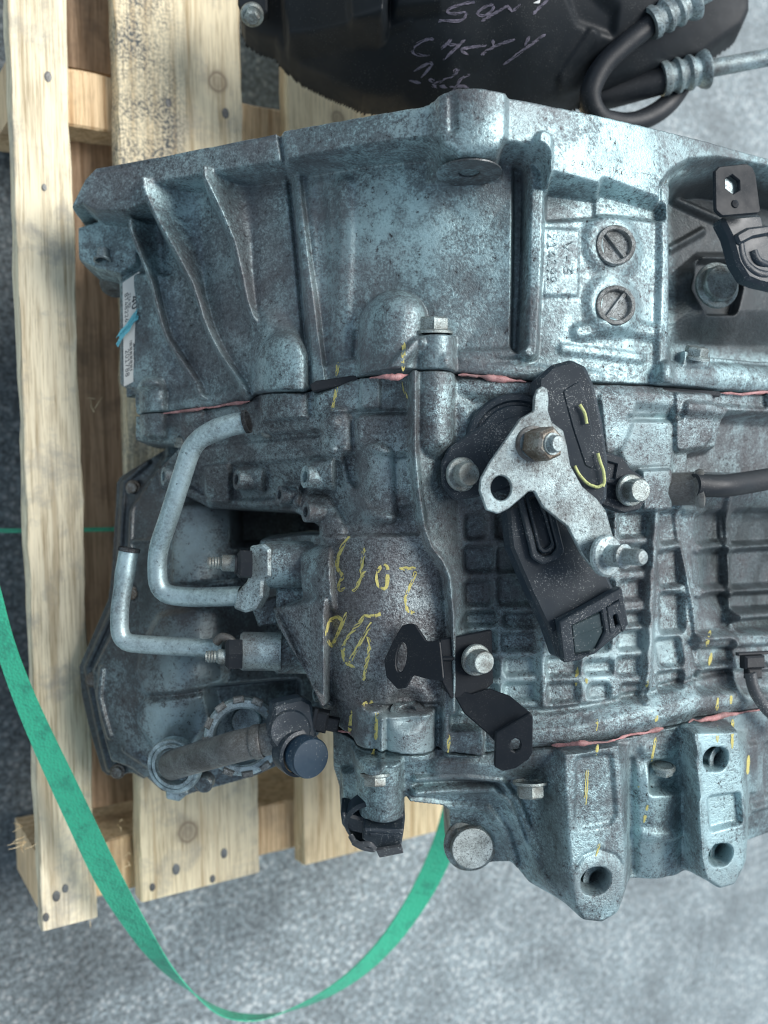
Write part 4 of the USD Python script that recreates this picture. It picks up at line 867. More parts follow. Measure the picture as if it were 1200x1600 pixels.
# the two bolting pads, facing straight up
rear.loft([(884, 1170), (975, 1162), (976, 1340), (974, 1386), (960, 1416), (936, 1430), (906, 1424), (893, 1398), (888, 1300)], [(842, 1200), (872, 1170), (984, 1160), (984, 1400), (962, 1430), (930, 1440), (880, 1408), (826, 1378), (812, 1350), (836, 1260)], .026, plane=((930, 1300, .634), (.30, -.02, .92)), hp=.028)
rear.poly([(904, 1188), (962, 1184), (966, 1276), (956, 1292), (908, 1296), (898, 1280)], 0, 6, 8, 'cut', plane=((930, 1240, .6365), (.30, -.02, .92)), hp=.026)
rear.line([(932, 1376), (933, 1377)], 42, .0012, 'plateau', hp=.028)
rear.line([(890, 1352), (910, 1334), (935, 1328), (962, 1338), (974, 1354)], 3, -.0015, 'soft', hp=.027)
rear.loft([(1090, 1150), (1160, 1146), (1163, 1300), (1158, 1345), (1142, 1374), (1120, 1381), (1100, 1368), (1092, 1340)], [(1066, 1180), (1086, 1140), (1170, 1140), (1170, 1300), (1164, 1350), (1144, 1382), (1118, 1388), (1080, 1366), (1062, 1352)], .030, plane=((1128, 1260, .668), (.45, -.03, .88)), hp=.034)
rear.poly([(1106, 1246), (1154, 1238), (1156, 1284), (1130, 1290), (1108, 1296)], 0, 4, 5, 'cut', plane=((1130, 1265, .676), (.45, -.03, .88)), hp=.03)
rear.line([(1030, 1220), (1034, 1372)], 46, .009, 'soft'); rear.line([(1000, 1300), (1060, 1296)], 10, .003, 'soft'); rear.line([(986, 1190), (990, 1360)], 8, -.004, 'soft')
rear.poly([(1166, 1165), (1186, 1162), (1186, 1240), (1166, 1240)], .005, 5, 3); rear.line([(1166, 1264), (1310, 1246)], 8, .005, 'soft'); rear.poly([(1190, 1160), (1310, 1140), (1310, 1236), (1190, 1240)], -.006, 9, 6, 'cut')
rear.line([(1010, 1170), (1064, 1158)], 16, .004, 'soft'); rear.poly([(1010, 1186), (1062, 1182), (1066, 1230), (1010, 1232)], -.004, 9, 6, 'cut')
# lug under the large bolt
rear.poly([(704, 1266), (760, 1262), (790, 1300), (800, 1346), (770, 1346), (738, 1356), (708, 1342)], -.012, 6, 4, 'boss', hp=-.01)
bot = [(x, y + 2.2) for x, y in seam_bot[::-1]]
for (x, y, r) in ((1125, 1188, 13), (1126, 1331, 12), (934, 1374, 14)): rear.line([(x, y), (x - 9, y)], r, -.004, 'plateau', mode='cut', hp=.03)
rearm = rear.mesh([(520, 1140)] + bot + [(1310, 1276), (1200, 1302), (1166, 1314), (1160, 1350, .69), (1143, 1378, .683), (1120, 1385, .682), (1100, 1372, .68), (1068, 1358), (1000, 1370), (978, 1374), (975, 1390, .655), (960, 1420, .654), (936, 1433, .653), (904, 1426, .655), (880, 1406), (826, 1378), (800, 1346), (770, 1347), (738, 1358), (706, 1343), (702, 1264), (690, 1256), (640, 1250), (632, 1248, .648), (632, 1284, .645), (560, 1286, .645), (532, 1274), (530, 1230), (521, 1200)], drop=.06, edge=4.5, rnd=2.4)
emit_cast(gb, 'end_cover', rearm, 'cast_rear', oil=[([(836, 1240), (884, 1200), (892, 1400), (830, 1370)], .5, 30)],  # sloping left wall of the first pad darkened
          oxide=[([(890, 1300), (980, 1300), (970, 1430), (890, 1420)], .8, 60), ([(1092, 1140), (1166, 1140), (1160, 1390), (1092, 1380)], 1.0, 20), ([(980, 1170), (1080, 1170), (1080, 1370), (980, 1370)], .5, 60), ([(760, 1230), (830, 1250), (830, 1340)], .6, 40)])

# --- side cover (the broad dark pan at the left)
pan = Casting([(110, 1050, .778), (150, 1215, .776), (175, 745, .782), (165, 900, .78), (250, 700, .782), (300, 760, .765), (250, 850, .75), (230, 1000, .744), (300, 900, .732), (300, 1050, .722), (260, 1180, .742), (400, 850, .765), (420, 1000, .765), (400, 1150, .762), (520, 900, .79), (520, 1150, .79)], 40, 640, 560, 1310, 0.72, seed=51)
pan.poly([(100, 660), (260, 660), (262, 712), (206, 800), (202, 905), (196, 950), (148, 1046), (160, 1120), (178, 1185), (210, 1196), (235, 1215), (260, 1250), (100, 1260)], -.014, 16, 8, 'add')
pan.line([(224, 722), (188, 752), (182, 850), (176, 940), (128, 1048), (140, 1110), (163, 1208)], 7, .0035, 'soft')
pan.line([(214, 760), (206, 800), (203, 900)], 5, .003, 'soft'); pan.line([(160, 1045), (156, 1090), (172, 1150)], 7, .004, 'soft')
pan.poly([(246, 962), (300, 950), (345, 952), (352, 1066), (290, 1082), (224, 1086), (212, 1050), (220, 1010)], .007, 14, 14); pan.poly([(222, 1096), (334, 1080), (326, 1130), (300, 1170), (240, 1172), (212, 1128)], .006, 12, 12)
pan.poly([(268, 790), (366, 784), (372, 908), (268, 912)], .006, 10, 8); pan.line([(210, 846), (262, 842)], 4, .003, 'soft')
pan.poly([(374, 790), (500, 790), (500, 850), (374, 850)], -.03, 12, 6, 'cut'); pan.poly([(330, 1068), (470, 1058), (470, 1120), (340, 1110)], -.02, 14, 8, 'cut')
for (x, y) in ((208, 760), (144, 1060), (182, 1206), (207, 926)): pan.line([(x, y), (x + .5, y)], 13, -.005, 'soft'); pan.line([(x - 5, y + 2), (x - 4, y + 2)], 17, .003, 'soft')
pan.line([(196, 1170), (235, 1196), (290, 1240)], 8, .004, 'soft')
panm = pan.mesh([(300, 692), (262, 695), (222, 718), (180, 744), (174, 754), (172, 800), (167, 880), (160, 940), (114, 1046), (118, 1090), (150, 1212), (160, 1220), (200, 1216), (218, 1226), (228, 1214), (252, 1236), (285, 1243), (330, 1232), (400, 1212), (470, 1180), (530, 1110), (530, 820), (480, 700)], drop=.05, edge=4, rnd=3.0)
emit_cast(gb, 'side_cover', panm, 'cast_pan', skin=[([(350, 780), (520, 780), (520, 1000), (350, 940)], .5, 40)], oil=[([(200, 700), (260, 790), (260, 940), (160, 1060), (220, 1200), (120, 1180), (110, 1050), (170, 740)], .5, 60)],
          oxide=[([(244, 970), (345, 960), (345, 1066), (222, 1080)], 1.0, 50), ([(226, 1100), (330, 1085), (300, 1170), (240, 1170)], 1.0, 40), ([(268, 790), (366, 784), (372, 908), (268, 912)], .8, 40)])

# ------------------------------------------------------------------ parts bolted to the gearbox
def surf(c, x, y, up=0.0): return float(-c.hit([(x, y)], up)[0, 2])
VUP = UP
def bolt(px, py, d, axis, rf, rh, h, rot=15, material='bolt_steel', name='bolt', label=None, thick=5):
    p = emit(gb, name, put([hexprism(rh, thick - 1, h, rh * .16), lathe([(rh * .93, thick), (rh * .93, h - rh * .08), (rh * .86, h + .3), (rh * .62, h + .3), (rh * .55, h - .8), (.1, h - .8)], 30)], px, py, d, axis, rot), material, 25, label)
    emit(p, 'washer', put(lathe([(rf, -3), (rf, thick * .45), (rf * .94, thick * .8), (rh * .9, thick * 1.05)], 36), px, py, d, axis), material, 35)
    return p
def side_bolt(px, py, d, r, h, axis=(0, 1, .12), material='bolt_steel', label=None):
    return emit(gb, 'bolt', put([hexprism(r, 0, h, r * .12), lathe([(r * 1.22, -5), (r * 1.22, -1), (r, 1)], 30)], px, py, d, axis, 30), material, 25, label)
def hole(px, py, d, axis, r, R_=None, depth=30, thread=True, material='machined', name='threaded_hole', label=None, body=False):
    """a bore: flat land round it, a wall with thread ridges, a dark floor"""
    R_ = R_ or r * 1.45
    prof = [(R_, -2), (R_, .4), (R_ * .97, .8), (r * 1.08, .8), (r, -.8)]
    if body: prof[0] = (R_, -depth - 16)
    z = -.8
    if thread:
        while z > -depth + 4: prof += [(r * .80, z - 1.9), (r, z - 3.8)]; z -= 3.8
    prof += [(r * .95, -depth), (.1, -depth)]
    return emit(gb, name, put(lathe(prof, 30), px, py, d, axis), material, 30, label)

# sealant squeezed from the joints
def bead(pts, w, cst, up=.0006, seed=0, lab=None):
    g = np.random.default_rng(seed); n = max(8, int(np.linalg.norm(np.diff(np.array(pts, float), axis=0), axis=1).sum() / 2.5))
    t = np.r_[0, np.cumsum(np.linalg.norm(np.diff(np.array(pts, float), axis=0), axis=1))]; s = np.linspace(0, t[-1], n)
    P = np.c_[np.interp(s, t, [p[0] for p in pts]), np.interp(s, t, [p[1] for p in pts]) + np.convolve(g.normal(size=n), np.ones(5) / 5, 'same') * 1.0]
    d = np.array([p[2] for p in pts]); dd = np.interp(s, t, d)
    q = cam_pt(P[:, 0], P[:, 1], dd)
    wj = np.convolve(g.random(n + 4), np.ones(5) / 5, 'valid'); wk = np.convolve(g.random(n + 14), np.ones(15) / 15, 'valid'); r = .82 * w * .00044 / 2 * (.35 + .8 * wj + 1.2 * np.clip(wk * 4 - 1.9, -.25, .6)) * np.minimum(1, .35 + np.minimum(s, t[-1] - s) / 12)
    emit(gb, 'sealant_bead', tube(world(q), r, 10), 'sealant', 60, lab)
def SB(pts, c1, c2, up):        # depth of a joint: the nearer of the two castings' edges
    return [(x, y, min(surf(c1, x, y - 7), surf(c2, x, y + 7)) + up) for x, y in pts]
bead(SB([(255, 646), (300, 641), (345, 634), (390, 627)], bell, main, .0012), 5.5, bell, seed=1)
bead(SB([(578, 591), (600, 588), (618, 590), (638, 585)], bell, main, .0008), 9, bell, seed=2)
bead(SB([(716, 586), (740, 587), (780, 592), (822, 597)], bell, main, .0006), 9, bell, seed=3)
bead(SB([(1126, 614), (1160, 616), (1195, 613), (1230, 616)], bell, main, .0012), 6, bell, seed=4)
bead(SB([(862, 1165), (905, 1162), (950, 1160), (985, 1148), (1000, 1146), (1036, 1138)], main, rear, .0008), 8.5, main, seed=5)
bead(SB([(1076, 1129), (1082, 1124), (1094, 1126), (1130, 1118), (1180, 1110), (1240, 1100)], main, rear, .0008), 8, main, seed=6)
bead(SB([(498, 1134), (520, 1140), (548, 1146)], main, pan, -.01), 5, main, seed=7)
# dark paste smeared where two castings gap
emit(gb, 'gasket_edge', put(prism([(-40, 3), (-30, -3), (28, -11), (37, -10), (36, 1), (-10, 9), (-36, 14)], -20, 3, 1.5, 2), 524, 598, min(surf(bell, 520, 580), surf(main, 520, 620)) - .0006, (-.05, 0, 1)), 'rubber', 30)
emit(gb, 'gasket_edge', wtube([(940, 604, .647), (1000, 607, .654), (1060, 612, .668), (1122, 616, .69)], 5, n=8), 'rubber', 40)

# slotted plugs
def plug(px, py, rot):
    d = surf(bell, px, py) - .0042
    ax = _n((.06, .02, 1))
    p = emit(gb, 'slotted_plug', put([lathe([(31, -4), (31.5, 4), (30, 6.5), (25, 6.5), (23.5, 5), (23, 0), (.1, -.5)], 48)], px, py, d, ax), 'plug_alloy', 30)
    emit(p, 'slot_bar', put(prism([(-24, -3.5), (24, -3.5), (24, 3.5), (-24, 3.5)], -1, 4.5, 1), px + 1, py, d, ax, -rot), 'plug_alloy', 25)
plug(961, 384, 52); plug(961, 478, -53)

# lettering cast, stamped and printed on the housing
def text_on(cst, text, px, py, hpx, ang, material, up, depth=.0004, name='cast_lettering', bold=False, sx=1.0):
    """letters wrapped on a casting; ang: direction of reading in the picture, degrees clockwise from right"""
    m = meshkit.text_mesh(text, 1.0, .05, bold)
    v = np.asarray(m.vertices); a = math.radians(ang)
    X_, Y_ = v[:, 0] * hpx * sx, -v[:, 1] * hpx
    pxs, pys = px + X_ * math.cos(a) - Y_ * math.sin(a), py + X_ * math.sin(a) + Y_ * math.cos(a)
    q = cst.hit(np.c_[pxs, pys], 0.0); q[:, 2] += np.where(v[:, 2] > .025, up, up - depth)
    return emit(gb, name, trimesh.Trimesh(world(q), m.faces, process=False), material, 25)
text_on(bell, '214199', 855, 364, 15, 90, 'cast_bell', .0006, .001)
text_on(bell, 'V-3', 880, 376, 15, 90, 'cast_bell', .0006, .001, sx=1.35)
text_on(bell, '6CDRS40KC203284A', 890, 258, 11, 11.5, 'rusty_steel', .00025, .0005, name='stamped_number')

# the data label on the bell's left flank
lq = [(192, 442, .738), (218, 424, .733), (221, 590, .737), (194, 604, .742)]
lp = np.array([cam_pt(*p) for p in lq]); lc = lp.mean(0)
ln = _n(np.cross(lp[3] - lp[0], lp[1] - lp[0])); ln = ln if ln[2] > 0 else -ln
def lab(u, v, up=0.0):            # u: 0 at the top end .. 1 at the bottom, v: 0 at the left edge .. 1
    a = lp[0] + (lp[3] - lp[0]) * u; b = lp[1] + (lp[2] - lp[1]) * u
    return a + (b - a) * v + ln * up
gridv = np.array([lab(u, v, up) for up in (-.004, .0004) for u in np.linspace(0, 1, 9) for v in (0, .5, 1)])
hull = trimesh.Trimesh(world(gridv), process=False).convex_hull
lbl = emit(gb, 'data_label', hull, 'label_white', 20, 'torn white printed data label')
emit(gb, 'label_pad', put(prism([(-22, -96), (20, -112), (24, 92), (-18, 104)], -60, -8, 3), 206, 515, .742, ln), 'cast_bell', 25)
def lab_text(text, u0, v0, h, name='print', bold=False):
    m = meshkit.text_mesh(text, 1.0, .02, bold); v = np.asarray(m.vertices)
    q = np.array([lab(u0 + a * h, v0 + b * h * 4.4, .0005 + (.0001 if c > .01 else 0)) for a, b, c in v])
    emit(lbl, name, trimesh.Trimesh(world(q), m.faces, process=False), 'label_ink', 20)
lab_text('40', .19, .55, .075, bold=True); lab_text('BT48226', .12, .12, .045); lab_text('2T4 B2', .14, .34, .03)
lab_text('1RR', .63, .6, .06, bold=True); lab_text('201788', .66, .12, .05); lab_text('201788', .69, .12, .05) if False else None
bars = []
for k in range(34):
    u = .60 + k * .0085
    if (k * 7) % 5 == 2: continue
    c = [lab(u, .37, .00055), lab(u + .005, .37, .00055), lab(u + .005, .52, .00055), lab(u, .52, .00055)]
    bars.append(trimesh.Trimesh(world(np.array(c)), [[0, 1, 2], [0, 2, 3], [0, 2, 1], [0, 3, 2]][:2], process=False))
emit(lbl, 'barcode', bars, 'label_ink', False)
gt = np.random.default_rng(8); tn = []
for u in np.linspace(0, 1, 14):
    tn.append([lab(.44 + .02 * gt.random() - .12 * (v - .5), v, .0012 + .0012 * gt.random()) for v in np.linspace(-.25, .95, 6)])
for i in range(14):
    for k in range(6): tn[i][k] = tn[i][k] + (lab(1, .5) - lab(0, .5)) * (i - 7) * .007
for i in range(14):
    for k in (0, 5): tn[i][k] = tn[i][k] + (lab(1, .5) - lab(0, .5)) * gt.normal() * .012 + (lab(.5, 1) - lab(.5, 0)) * (gt.random() - .5) * .25
    for k in range(6): tn[i][k] = tn[i][k] + ln * gt.random() * .0014 + (lab(1, .5) - lab(0, .5)) * gt.normal() * .004
tv = np.array(tn).reshape(-1, 3); tf = [(a * 6 + b, a * 6 + b + 1, a * 6 + b + 7) for a in range(13) for b in range(5)] + [(a * 6 + b, a * 6 + b + 7, a * 6 + b + 6) for a in range(13) for b in range(5)]
emit(lbl, 'torn_foil', trimesh.Trimesh(world(tv), tf, process=False), 'foil_torn', 40)

# bolt holes of the flange, opening towards the case
hole(733, 271, .600, (0, -1, .06), 17, 51, 40, False, 'cast_pan', name='flange_bore'); hole(186, 333, .728, (.05, -1, .14), 16, 20, 30, False, name='flange_bore')  # large bore takes the darker pan metal to paint its face as shaded
hole(160, 408, .736, (0, -1, .3), 10, 14, 20, False, name='flange_bore')
emit(gb, 'locating_dowel', put(lathe([(22, -40), (22, 10), (19, 16), (.1, 17)], 30), 180, 440, .775, (-.1, -.8, .5)), 'cast_pan', 40)
# bolts
side_bolt(677, 517, surf(bell, 677, 545) + .012, 25, 21, (0, 1, .10)); side_bolt(1087, 556, surf(bell, 1087, 560) - .001, 18, 14, (.1, .9, .3)); side_bolt(1037, 1196, .668, 15, -12, (0, 1, .2))
side_bolt(828, 1226, .642, 22, 20, (0, -1, .12)); side_bolt(586, 1214, .632, 19, 14, (0, -1, .2)); side_bolt(419, 674, surf(main, 419, 684) - .002, 9, 12, (.3, .6, .6)); side_bolt(286, 692, .735, 11, 10, (0, 1, .3))
bolt(1120, 446, .735, _n((.2, .05, 1)), 36, 30, 16, 10, label='large hex bolt down in the deep bay'); bb = bolt(735, 1319, surf(rear, 735, 1319) - .006, _n((.10, -.05, 1)), 42, 36, 17, 8, label='large hex bolt on the lower lug')
emit(bb, 'head_face', put(lathe([(31.5, 14), (31.5, 17.6), (29.5, 18.8), (.1, 19.2)], 40), 735, 1319, surf(rear, 735, 1319) - .006, _n((.10, -.05, 1))), 'bolt_bright', 40)
for (x, y) in ((208, 762), (146, 1062), (184, 1205), (208, 928)): bolt(x, y, surf(pan, x, y) - .0005, (0, 0, 1), 12, 9, 9, 10, 'bronze_steel', thick=3)
# tapped holes
hole(1125, 1188, surf(rear, 1125, 1188) - .0006, _n((.45, -.03, .88)), 14, 23, 40); hole(1126, 1331, surf(rear, 1126, 1331) - .0006, _n((.45, -.03, .88)), 13, 22, 40); hole(934, 1374, surf(rear, 934, 1374) - .0006, _n((.30, -.02, .92)), 15, 26, 40)
for (x, y, d, r) in ((477, 745, .652, 11), (437, 773, .676, 9), (478, 800, .656, 10), (370, 749, .70, 10), (256, 744, .735, 9), (493, 1085, .668, 7)):
    hole(x, y, d, _n((-.9, .05, .5)), r * .8, r * 1.6, 14, False, 'cast_case', body=True)
hole(636, 1110, .632, _n((0, .9, .5)), 13, 26, 20, False, 'cast_case', 'flange_bore')

# two cut coolant pipes with their retaining clamps
def cpipe(pts, r, fil, lab):
    p = emit(gb, 'coolant_pipe', wtube(pts, r, fil, 22, caps=False, taper=[1.06, 1.12, 1, 1, 1, 1, 1, 1, 1, 1, 1]), 'pipe_alu', 60, lab)
    a, b = cam_pt(*pts[0]), cam_pt(*pts[1]); ax = _n(a - b)
    emit(p, 'cut_end', put(lathe([(r * 1.2, -6), (r * 1.22, 0), (r * 1.02, 0), (r * .98, -14), (.1, -14)], 26), *pts[0], axis=ax), 'dark_hole', 40)
    return p
cpipe([(388, 658, .655), (345, 668, .658), (302, 690, .665), (284, 745, .672), (262, 815, .682), (245, 862, .690), (247, 928, .692), (300, 934, .69), (378, 931, .678)], 15.4, 34, 'longer bent coolant pipe, upper end cut')
cpipe([(202, 856, .700), (194, 905, .70), (186, 958, .70), (188, 1004, .70), (240, 1008, .698), (350, 1014, .69)], 14.2, 46, 'shorter bent coolant pipe, open crushed end')
cl = emit(gb, 'pipe_clamp', put(prism([(-6, -78), (18, -82), (30, -74), (30, -30), (18, -26), (16, 0), (4, 20), (-14, 26), (-34, 20), (-30, -4), (-12, -22), (-6, -34)], -14, 12, 4, 5), 400, 931, .672, (-.35, 0, 1)), 'zinc_plate', 30)
emit(cl, 'clamp_foot', put(prism([(-28, -10), (20, -20), (30, 0), (14, 26), (-14, 30)], -10, 2, 3, 4), 418, 950, .69), 'cast_case', 30)
emit(cl, 'stud', put([lathe([(13, -10), (13, 24), (10, 26)] + [(10 - (k % 2) * 1.6, 26 + k * 2.2) for k in range(9)] + [(9, 47), (.1, 48)], 20)], 372, 880, .662, (-1, .02, .12)), 'bolt_steel', 30)
emit(cl, 'rubber_nut', put([hexprism(23, -2, 20, 4), lathe([(15, 20), (15, 24), (.1, 24)], 20)], 391, 882, .66, (-1, .02, .22), 12), 'rubber', 30)
c2 = emit(gb, 'pipe_clamp', put(lathe([(30, -8), (30, 52), (27, 56), (.1, 56)], 30), 432, 1018, .685, (-1, .02, .06)), 'zinc_plate', 40)
emit(c2, 'sleeve', put(lathe([(34, -40), (34, 6), (31, 10), (.1, 10)], 30), 440, 1018, .69, (-1, .02, .06)), 'cast_case', 40)
emit(c2, 'rubber_nut', put([hexprism(26, -2, 24, 5)], 376, 1022, .676, (-1, .02, .2), 8), 'rubber', 30)
emit(c2, 'stud', put(lathe([(12, 0), (12, 14), (10, 16)] + [(10 - (k % 2) * 1.6, 16 + k * 2.2) for k in range(8)] + [(9, 34), (.1, 35)], 20), 356, 1026, .672, (-1, .02, .12)), 'bolt_steel', 30)
emit(c2, 'clip_hook', wtube([(338, 1004, .682), (346, 994, .68), (362, 1000, .68), (366, 1012, .68)], 7, 6), 'rusty_steel', 50)
emit(gb, 'pipe_barrel', put([lathe([(36, -80), (37, 34), (33, 40), (.1, 40)], 44)], 452, 882, .682, (-1, -.01, .06)), 'cast_case', 40)
emit(gb, 'pipe_barrel', put([lathe([(27, -80), (28, 14), (24, 19), (.1, 19)], 44)], 452, 934, .690, (-1, -.01, .06)), 'cast_case', 40)

# drain socket with its toothed ring, and the bent outlet pipe
ring = emit(gb, 'toothed_ring', put(lathe([(60, -30), (60, 8), (56, 12), (46, 12), (43, 9), (43, -50), (.1, -52)], 48), 380, 1150, .690, _n((.10, .12, 1))), 'machined', 35)
for k in range(12):
    a = k * 30 + 8
    emit(ring, 'tooth', put(prism([(52, -9), (62, -8), (62, 8), (52, 9)], -8, 16, 2), 380, 1150, .690, _n((.10, .12, 1)), a), 'plug_alloy', 25)
emit(ring, 'inner_spigot', put(lathe([(24, -40), (24, -4), (21, -1), (15, -3), (.1, -4)], 30), 384, 1128, .70, _n((.1, .1, 1))), 'machined', 40)
op = emit(gb, 'outlet_pipe', wtube([(268, 1196, .715), (300, 1186, .695), (370, 1166, .656), (452, 1147, .656)], 24, 30, 26), 'rusty_steel', 60)
for r, z in ((44, 0), (37, 6)):
    emit(op, 'seal_ring', put(lathe([(r, -10), (r, 3), (r - 2, 6), (r - 7, 6), (r - 9, 3), (r - 9, -10)], 44), 272, 1196, .716 - z * .0004, _n((-.25, -.1, 1))), 'machined', 40)
emit(op, 'ring_lug', put(prism([(-16, -10), (14, -14), (20, 4), (6, 16), (-14, 12)], -10, 3, 3, 4), 274, 1236, .725), 'machined', 30)
emit(op, 'screw_boss', put(lathe([(15, -14), (15, 2), (12, 5), (.1, 5)], 24), 318, 1224, .725, _n((-.1, -.2, 1))), 'cast_pan', 40)
emit(op, 'collar', put(lathe([(25, -8), (27, -4), (27, 6), (25, 9)], 36), 402, 1159, .655, _n((.95, .16, .12))), 'rusty_steel', 40)
el = emit(gb, 'elbow_connector', put([prism([(-26, -42), (18, -50), (34, -42), (40, -10), (44, 20), (20, 44), (-14, 40), (-30, 20)], -40, 8, 5, 6), lathe([(32, -46), (34, -20), (34, 6), (30, 12), (.1, 12)], 40)], 452, 1140, .646, _n((.25, .05, 1))), 'black_plastic', 30)
emit(el, 'cap', put(lathe([(31, -40), (32, -6), (32, 10), (30, 13), (.1, 13.5)], 40), 480, 1182, .640, _n((.55, -.05, .85))), 'cap_blue', 35)
emit(el, 'collar', put(lathe([(37, -36), (38, -14), (37, -8), (32, -6)], 40), 474, 1180, .640, _n((.55, -.05, .85))), 'black_plastic', 35)
emit(el, 'plug_tail', put([boxm(-10, 26, -18, 14, -20, 8, 3), boxm(20, 44, -10, 10, -18, 3, 2), boxm(2, 8, -22, 18, -4, 11, 1)], 486, 1126, .652, roll=-12), 'rubber', 25)

# speed sensor hanging from the end cover
ss = emit(gb, 'speed_sensor', put([prism([(-52, -22), (-20, -10), (20, -8), (46, -18), (49, -8), (47, 20), (36, 26), (-4, 28), (-44, 16), (-50, 4)], -40, -4, 4, 4), lathe([(44, -30), (46, -14), (46, -4), (40, 0)], 40)], 584, 1290, .655, _n((0, -.5, 1))), 'black_plastic', 30)
emit(ss, 'connector', put([prism([(-26, -14), (36, -16), (34, 22), (8, 30), (-14, 18), (-28, 6)], -22, 6, 3, 3), boxm(-16, 12, -8, -3, 0, 8, 1), boxm(20, 32, -8, -2, 0, 8, 1)], 594, 1304, .648, _n((0, -.45, 1)), -4), 'black_plastic', 25)
emit(ss, 'broken_clip', [wtube([(548, 1306, .645), (556, 1320, .64), (578, 1318, .638), (586, 1328, .64), (566, 1324, .64), (552, 1316, .643)], 4.5, 6, 10), put(prism([(-20, -6), (20, -10), (22, 4), (-16, 10)], -3, 3, 1), 608, 1330, .645, (0, -.5, 1), 6)], 'tie_grey', 30)

# gear-position switch with lever
PB = .610
sw = emit(gb, 'position_switch', put([prism([(-2, -98), (22, -120), (52, -128), (75, -118), (88, -90), (102, -30), (110, 30), (108, 90), (90, 110), (40, 80), (10, 30), (-2, -30)], -52, 8, 6, 10), prism([(34, -80), (66, -100), (80, -60), (92, 10), (90, 50), (70, 40), (50, -20)], 4, 10, 5, 8)], 840, 690, PB - .008, _n((.06, .02, 1))), 'black_plastic', 40, )
emit(sw, 'rotor_housing', put(lathe([(78, -60), (80, -14), (76, -6), (68, -5), (65, -9), (61, -9), (58, -1), (50, 0), (47, -5), (43, -5), (40, 3), (20, 4), (.1, 4)], 64), 808, 692, PB, _n((.02, .02, 1))), 'black_plastic', 30)
e1 = emit(sw, 'mounting_ear', put(prism([(-38, -20), (-28, -42), (0, -62), (60, -102), (112, -104), (70, 20), (12, 36), (-18, 40), (-38, 14)], -24, 2, 3, 14), 728, 742, .611), 'black_plastic', 30)
e2 = emit(sw, 'mounting_ear', put([prism([(-60, -60), (-16, -48), (-4, -30), (20, -14), (24, 12), (12, 34), (-14, 40), (-62, 22)], -22, -2, 2, 6), prism([(-60, -60), (-16, -48), (-4, -30), (20, -14), (24, 12), (12, 34), (-14, 40), (-62, 22)], -10, 3, 2, 6, holes=[[(-52, -44), (-26, -36), (-30, -14), (-52, -20)], [(-50, -8), (-28, -4), (-26, 18), (-50, 12)], smooth_poly([(-8, -18), (14, -12), (16, 14), (-2, 22), (-14, 12)], 6)])], 988, 762, .634, _n((.1, 0, 1))), 'black_plastic', 30)
bolt(722, 741, .609, _n((.38, -.02, .92)), 27, 20, 24); bolt(985, 766, .629, _n((.36, -.02, .93)), 25, 19, 27, label='flange bolt in the switch ear beside the cast pad')
arm = emit(sw, 'connector_arm', put([prism([(-66, -112), (-10, -138), (80, -40), (112, 28), (122, 78), (80, 112), (44, 128), (14, 122), (-2, 76), (-28, 22), (-60, -50)], -46, -2, 5, 8),
                                  prism([(6, 82), (112, 28), (122, 78), (72, 116), (26, 128), (14, 120)], -30, 4, 3, 4)], 858, 906, .606, _n((.12, .03, 1))), 'black_plastic', 30)
emit(arm, 'tray_rim', put(prism([(-50, -62), (-16, -68), (14, -20), (30, 44), (18, 58), (-6, 64), (-22, 54)], -4, 5, 2, 10, holes=[smooth_poly([(-38, -52), (-18, -56), (4, -16), (18, 38), (10, 48), (-4, 52), (-14, 44)], 6)]), 852, 818, .604, _n((.12, .03, 1))), 'black_plastic', 25)
emit(arm, 'tray_rim', put(prism([(-34, -48), (-16, -54), (2, -16), (16, 36), (8, 44), (-4, 48), (-12, 40)], -2, 3, 2, 8, holes=[smooth_poly([(-26, -40), (-16, -44), (-2, -12), (10, 30), (6, 36), (-2, 40), (-7, 34)], 4)]), 852, 818, .604, _n((.12, .03, 1))), 'black_plastic', 25)
emit(arm, 'step', put(prism([(-28, 12), (70, -34), (80, -18), (-24, 32)], -4, 6, 4), 895, 955, .604, _n((.12, .03, 1))), 'black_plastic', 25)
AX = _n((.12, -.05, 1))
emit(arm, 'socket_rim', put(prism([(-44, -30), (56, -84), (68, -24), (16, 14), (-8, 30), (-36, 34)], -12, 7, 2, 3, holes=[[(-24, -24), (24, -46), (30, -14), (14, 18), (-18, 22)], [(32, -52), (50, -62), (58, -28), (38, -16)]]), 914, 1000, .601, AX), 'black_plastic', 25)
emit(arm, 'connector_insert', put([prism([(-26, -26), (26, -48), (32, -12), (16, 20), (-20, 24)], -14, 2, 5, 5), prism([(-24, -4), (28, -22), (29, -19), (-24, -1)], 0, 2.8, .5)], 914, 1000, .601, AX), 'grey_plastic', 25)
emit(arm, 'latch', put([prism([(-12, -24), (8, -34), (20, 8), (14, 18), (4, -14), (-2, -10), (4, 14), (-6, 18)], -10, 4, 1.5, 2)], 958, 972, .601, _n((.12, -.05, 1))), 'black_plastic', 25)
LV = [(833, 642), (834, 622), (839, 608), (847, 603), (855, 608), (857, 622), (856, 643), (862, 660), (880, 673), (886, 697), (891, 727), (910, 760), (934, 780), (948, 798), (958, 833), (970, 867), (968, 886), (952, 901), (933, 896), (910, 867), (887, 823), (847, 792), (834, 768), (825, 768), (793, 795), (777, 803), (758, 797), (747, 767), (749, 748), (764, 722), (790, 686), (812, 654)]
LX, LY = 850, 740
lever = emit(gb, 'shift_lever', put(prism([(x - LX, y - LY) for x, y in LV], -6, 4, 1.6, 5, holes=[[(781 - LX + 16.5 * math.cos(a), 763 - LY + 19.5 * math.sin(a)) for a in np.linspace(0, 2 * np.pi, 28, endpoint=False)]]), LX, LY, .588, _n((.10, .02, 1))), 'zinc_plate', 30)
